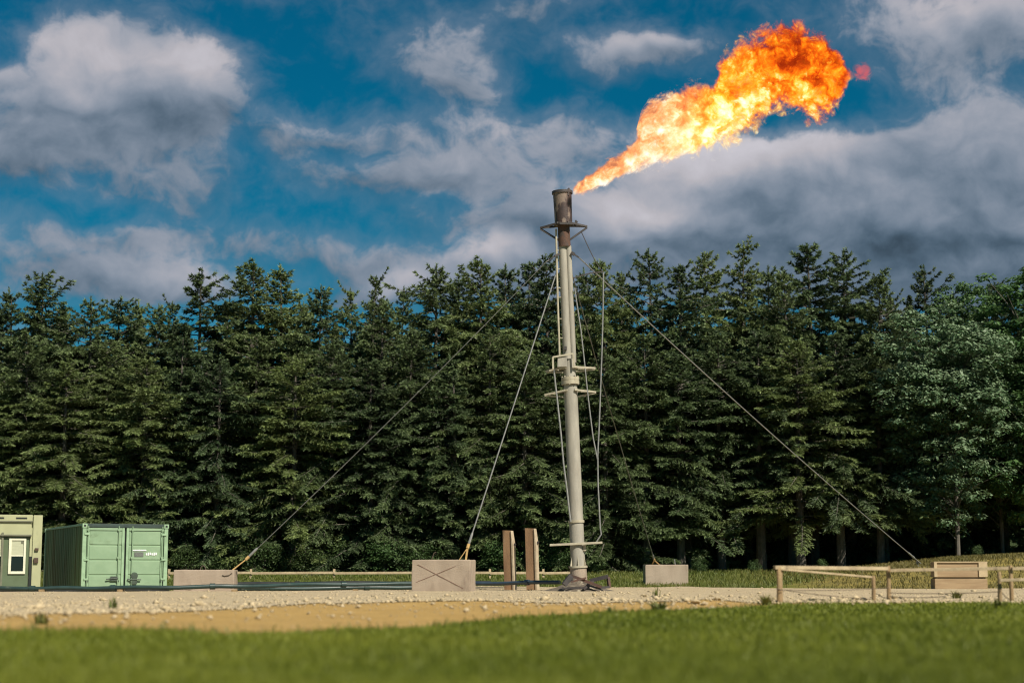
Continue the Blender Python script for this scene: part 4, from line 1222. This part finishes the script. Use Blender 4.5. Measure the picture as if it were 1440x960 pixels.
dr_ = MB().box(((lx(6) + lx(41)) / 2, .05, lz(755) / 2 + .02), (lx(41) - lx(6), .05, lz(755) - .04)).build('door', 'cab_green', cab, False, .005)
wx0, wx1, wz0, wz1 = lx(14), lx(37), lz(806.5), lz(757)
for (a, b, c, d) in ((wx0, wx0 + .07, wz0, wz1), (wx1 - .06, wx1, wz0, wz1), (wx0 + .07, wx1 - .06, wz1 - .05, wz1), (wx0 + .07, wx1 - .06, wz0, wz0 + .07)):
    MB().box(((a + b) / 2, .012, (c + d) / 2), (b - a, .05, d - c)).build('window_frame', 'frame_cream', dr_, False, .004)
MB().box(((wx0 + wx1) / 2, .020, (wz0 + wz1) / 2), (wx1 - wx0 - .13, .008, wz1 - wz0 - .12)).build('pane', 'glass', dr_)
MB().box(((wx0 + wx1) / 2, .012, (lz(782) + wz1) / 2 - .02), (wx1 - wx0 - .14, .006, wz1 - lz(782) - .05)).build('blind', 'blind', dr_)
MB().box(((wx0 + wx1) / 2, .010, lz(781)), (wx1 - wx0 - .14, .012, .03)).build('blind_rail', 'frame_cream', dr_)
MB().lathe([(0, 0), (.035, 0), (.035, .01), (0, .01)], 14).build('disc', 'cab_trim', dr_, True)
dk = [o for o in dr_.children if o.name.startswith('disc')][0]; dk.rotation_euler = (math.pi / 2, 0, 0); dk.location = (lx(32), .006, lz(762))
w2 = MB().box(((lx(-26) + lx(5)) / 2, .05, lz(755) / 2 + .02), (lx(5) - lx(-26) - .02, .05, lz(755) - .04)).build('window', 'glass', cab)
MB().box(((lx(-24) + lx(4)) / 2, .02, (lz(781) + lz(755)) / 2), (lx(4) - lx(-24), .008, lz(755) - lz(781))).build('blind', 'blind', w2)
MB().box((lx(5.2), .015, lz(790)), (.05, .07, 1.8 - .2)).build('window_frame', 'cab_trim', w2)
MB().box(((lx(-24) + lx(4)) / 2, .012, lz(781)), (lx(4) - lx(-24), .012, .03)).build('window_frame', 'frame_cream', w2)
for (px, py, w, h) in ((51.5, 772, .10, .07), (51, 787.5, .12, .14)):
    MB().box((lx(px), -.03, lz(py)), (w, .06, h)).build('lock_box', 'brown_box', cab, False, .01)

# ------------------------------------------------------------------ flame (glowing gas: a volume inside a hull of its own shape)
FX0, FX1 = 806.0, 1196.0
EDGE = [(806, 262, 273), (820, 248, 274), (850, 228, 263), (878, 208, 249), (894, 192, 242), (904, 152, 238), (920, 139, 232), (945, 128, 226), (970, 116, 222), (990, 119, 213), (1003, 118, 209), (1012, 84, 207), (1028, 66, 202), (1050, 52, 192), (1070, 46, 172), (1090, 40, 155), (1112, 35, 152), (1138, 44, 166), (1160, 56, 163), (1176, 70, 150), (1188, 86, 128), (1196, 96, 112)]
YF = 46.6
f_org = P(806, 268, YF)
xs_f = [(P(e[0], (e[1] + e[2]) / 2, YF) - f_org).x for e in EDGE]
cz_f = [(P(e[0], (e[1] + e[2]) / 2, YF) - f_org).z for e in EDGE]
hz_f = [(P(e[0], e[1], YF).z - P(e[0], e[2], YF).z) / 2 for e in EDGE]
FL = xs_f[-1]
CZM, HZM = max(cz_f) * 1.15, max(hz_f) * 1.15
fm = bpy.data.materials.new('burning_gas'); fm.use_nodes = True
fm.node_tree.nodes.clear(); t = NT(fm.node_tree)
fout = t.n('ShaderNodeOutputMaterial'); tcn = t.n('ShaderNodeTexCoord')
v = tcn.outputs['Object']
xyz = t.sep(v)
tt = t.math('DIVIDE', xyz[0], FL)


def fcurve(sock, ptsx, ptsy, mx):
    n_ = t.n('ShaderNodeFloatCurve'); cm = n_.mapping; cv = cm.curves[0]
    P2 = [(min(1, max(0, x / FL)), y / mx) for x, y in zip(ptsx, ptsy)]
    while len(cv.points) < len(P2): cv.points.new(.5, .5)
    for pnt, (a, b) in zip(cv.points, P2): pnt.location = (a, b); pnt.handle_type = 'AUTO'
    cm.update(); t.link(sock, n_.inputs['Value'])
    return t.math('MULTIPLY', n_.outputs[0], mx)


wrp = t.vmath('SCALE', t.vmath('SUBTRACT', t.noise(v, 1.5, 3, .55, 0, True), (.5, .5, .5)), t.ramp01(tt, 0, .5, False, .15, .75))
vw = t.vmath('ADD', v, wrp)
sw = t.sep(vw)
tw = t.math('DIVIDE', sw[0], FL, clamp=True)
cz = fcurve(tw, xs_f, [c + .2 for c in cz_f], CZM + .2); cz = t.math('SUBTRACT', cz, .2)
hz = fcurve(tw, xs_f, hz_f, HZM)
dzn = t.math('DIVIDE', t.math('SUBTRACT', sw[2], cz), hz)
dyn = t.math('DIVIDE', sw[1], t.math('ADD', t.math('MULTIPLY', hz, .85), .02))
rr = t.math('SQRT', t.math('ADD', t.math('MULTIPLY', dzn, dzn), t.math('MULTIPLY', dyn, dyn)))
# streaky near the nozzle, billowing further out
ax = Vector((math.cos(.52), 0, math.sin(.52)))
al = t.vmath('DOT_PRODUCT', v, tuple(ax)); ac = t.vmath('DOT_PRODUCT', v, (-math.sin(.52), 0, math.cos(.52)))
vs_ = t.combine(t.math('MULTIPLY', al, .55), xyz[1], ac)
nst = t.noise(vs_, 6.5, 6, .68, .5)
nbl = t.noise(v, 2.1, 7, .66, .55)
nf = t.noise(v, 5.5, 6, .68, .8)
mixf = t.ramp01(tt, .22, .55)
edge_n = t.math('ADD', t.math('MULTIPLY', t.math('SUBTRACT', 1.0, mixf), t.math('SUBTRACT', nst, .5)), t.math('MULTIPLY', mixf, t.math('SUBTRACT', nbl, .5)))
inside = t.math('ADD', t.math('SUBTRACT', .92, rr), t.math('ADD', t.math('MULTIPLY', edge_n, 1.9), t.math('MULTIPLY', t.math('SUBTRACT', nf, .5), .72)))
endf = t.math('MULTIPLY', t.ramp01(tt, -.01, .03), t.ramp01(tt, 1.02, .94))
dens = t.math('MULTIPLY', t.math('POWER', t.ramp01(inside, .0, .50, False), 1.5), endf)
# detached puff
pf = P(1213, 101, YF) - f_org
pr_ = t.vmath('LENGTH', t.vmath('MULTIPLY', t.vmath('SUBTRACT', t.vmath('ADD', v, t.vmath('SCALE', wrp, .3)), tuple(pf)), (1 / .36, 1 / .33, 1 / .33)))
pden = t.ramp01(t.math('ADD', t.math('SUBTRACT', .85, pr_), t.math('MULTIPLY', t.math('SUBTRACT', nf, .5), 2.2)), 0, .6)
dens = t.math('ADD', dens, t.math('MULTIPLY', pden, .16))
# heat: white-yellow core in the middle, orange to dark red in the ball
core = t.ramp01(tt, .10, .50, True, .38, .62)
core = t.math('MULTIPLY', core, t.ramp01(tt, .58, .80, True, 1.0, .52))
lowedge = t.ramp01(dzn, .8, -.7, False, -.20, .14)
heat = t.math('ADD', t.math('ADD', core, lowedge), t.math('ADD', t.math('MULTIPLY', t.math('SUBTRACT', nf, .5), 1.35), t.math('MULTIPLY', t.math('SUBTRACT', nbl, .5), 2.3)))
heat = t.math('SUBTRACT', heat, t.math('MULTIPLY', t.ramp01(inside, .40, .0), t.ramp01(tt, .4, .7, True, .22, .40)))
swc = P(1092, 100, YF) - f_org
swl = t.vmath('LENGTH', t.vmath('MULTIPLY', t.vmath('SUBTRACT', vw, tuple(swc)), (1 / .75, 1 / 2.0, 1 / .45)))
heat = t.math('SUBTRACT', heat, t.ramp01(swl, 1.2, .2, True, 0, .32))
heat = t.math('SUBTRACT', heat, t.math('MULTIPLY', pden, .45))
heat = t.math('ADD', heat, t.math('MULTIPLY', t.math('SUBTRACT', nst, .5), t.ramp01(tt, .5, .15, True, 0.0, 1.1)))
rmp = t.n('ShaderNodeValToRGB'); t.link(heat, rmp.inputs[0])
cr_ = rmp.color_ramp
stops = [(0.0, (.22, .015, .002)), (.18, (.62, .055, .004)), (.36, (1.0, .16, .004)), (.54, (1.0, .36, .012)), (.70, (1.05, .62, .05)), (.86, (1.1, .88, .34)), (1.0, (1.1, 1.05, .8))]
cr_.elements[0].position, cr_.elements[0].color = stops[0][0], (*stops[0][1], 1)
cr_.elements[1].position, cr_.elements[1].color = stops[-1][0], (*stops[-1][1], 1)
for pz_, cc_ in stops[1:-1]:
    e = cr_.elements.new(pz_); e.color = (*cc_, 1)
# young gas near the nozzle burns paler, peach to cream
rmp2 = t.n('ShaderNodeValToRGB'); t.link(heat, rmp2.inputs[0])
c2_ = rmp2.color_ramp
st2 = [(0.0, (.42, .14, .07)), (.3, (.85, .30, .10)), (.5, (1.0, .52, .20)), (.68, (1.0, .74, .46)), (.9, (1.05, .93, .78))]
c2_.elements[0].position, c2_.elements[0].color = st2[0][0], (*st2[0][1], 1)
c2_.elements[1].position, c2_.elements[1].color = st2[-1][0], (*st2[-1][1], 1)
for pz_, cc_ in st2[1:-1]:
    e = c2_.elements.new(pz_); e.color = (*cc_, 1)
fcol = t.mix(t.ramp01(tt, .25, .52), rmp2.outputs[0], rmp.outputs[0])
fcol = t.mix(pden, fcol, (.75, .10, .09))
SIG = t.ramp01(tt, .0, .5, False, 20.0, 16.0)
sig = t.math('MULTIPLY', dens, SIG)
em = t.n('ShaderNodeEmission'); t.link(fcol, em.inputs['Color']); t.link(t.math('MULTIPLY', sig, 1.0), em.inputs['Strength'])
ab = t.n('ShaderNodeVolumeAbsorption'); ab.inputs['Color'].default_value = (0, 0, 0, 1); t.link(sig, ab.inputs['Density'])
ad = t.n('ShaderNodeAddShader'); t.link(em.outputs[0], ad.inputs[0]); t.link(ab.outputs[0], ad.inputs[1])
t.link(ad.outputs[0], fout.inputs['Volume'])
try: fm.cycles.volume_step_rate = 0.07
except Exception: pass
mb = MB(); na_ = 28; rows = []
samp = np.linspace(0, FL, 46)
vs = []
for i, x in enumerate(samp):
    h_ = float(np.interp(x, xs_f, hz_f)); c_ = float(np.interp(x, xs_f, cz_f))
    for k in range(na_):
        a = 2 * math.pi * k / na_
        g = 1.12 + .30 * mnoise.noise(Vector((x * 1.1, math.cos(a) * 1.2, math.sin(a) * 1.2)))
        vs.append((x, math.cos(a) * h_ * .9 * g, c_ + math.sin(a) * (h_ + .06) * g))
fs = [(i * na_ + k, i * na_ + (k + 1) % na_, (i + 1) * na_ + (k + 1) % na_, (i + 1) * na_ + k) for i in range(len(samp) - 1) for k in range(na_)]
fs.append(tuple(range(na_))[::-1]); fs.append(tuple((len(samp) - 1) * na_ + k for k in range(na_)))
mb.add(vs, fs)
flame = empty('flame', f_org)
tag(flame, 'long orange and yellow gas flame blown right from the flare stack', 'flame')
mb.build('fire_plume', fm, flame, True)
V, T = blob_mesh(3, 3, 1.0)
mb = MB().add([(pf.x + v_[0] * .52, pf.y + v_[1] * .46, pf.z + v_[2] * .46) for v_ in V], [tuple(q) for q in T])
mb.build('detached_puff', fm, flame, True)
print('tris', sum(len(me.loop_triangles) if me.loop_triangles else sum(len(p.vertices) - 2 for p in me.polygons) for me in bpy.data.meshes if len(me.polygons) < 400000))
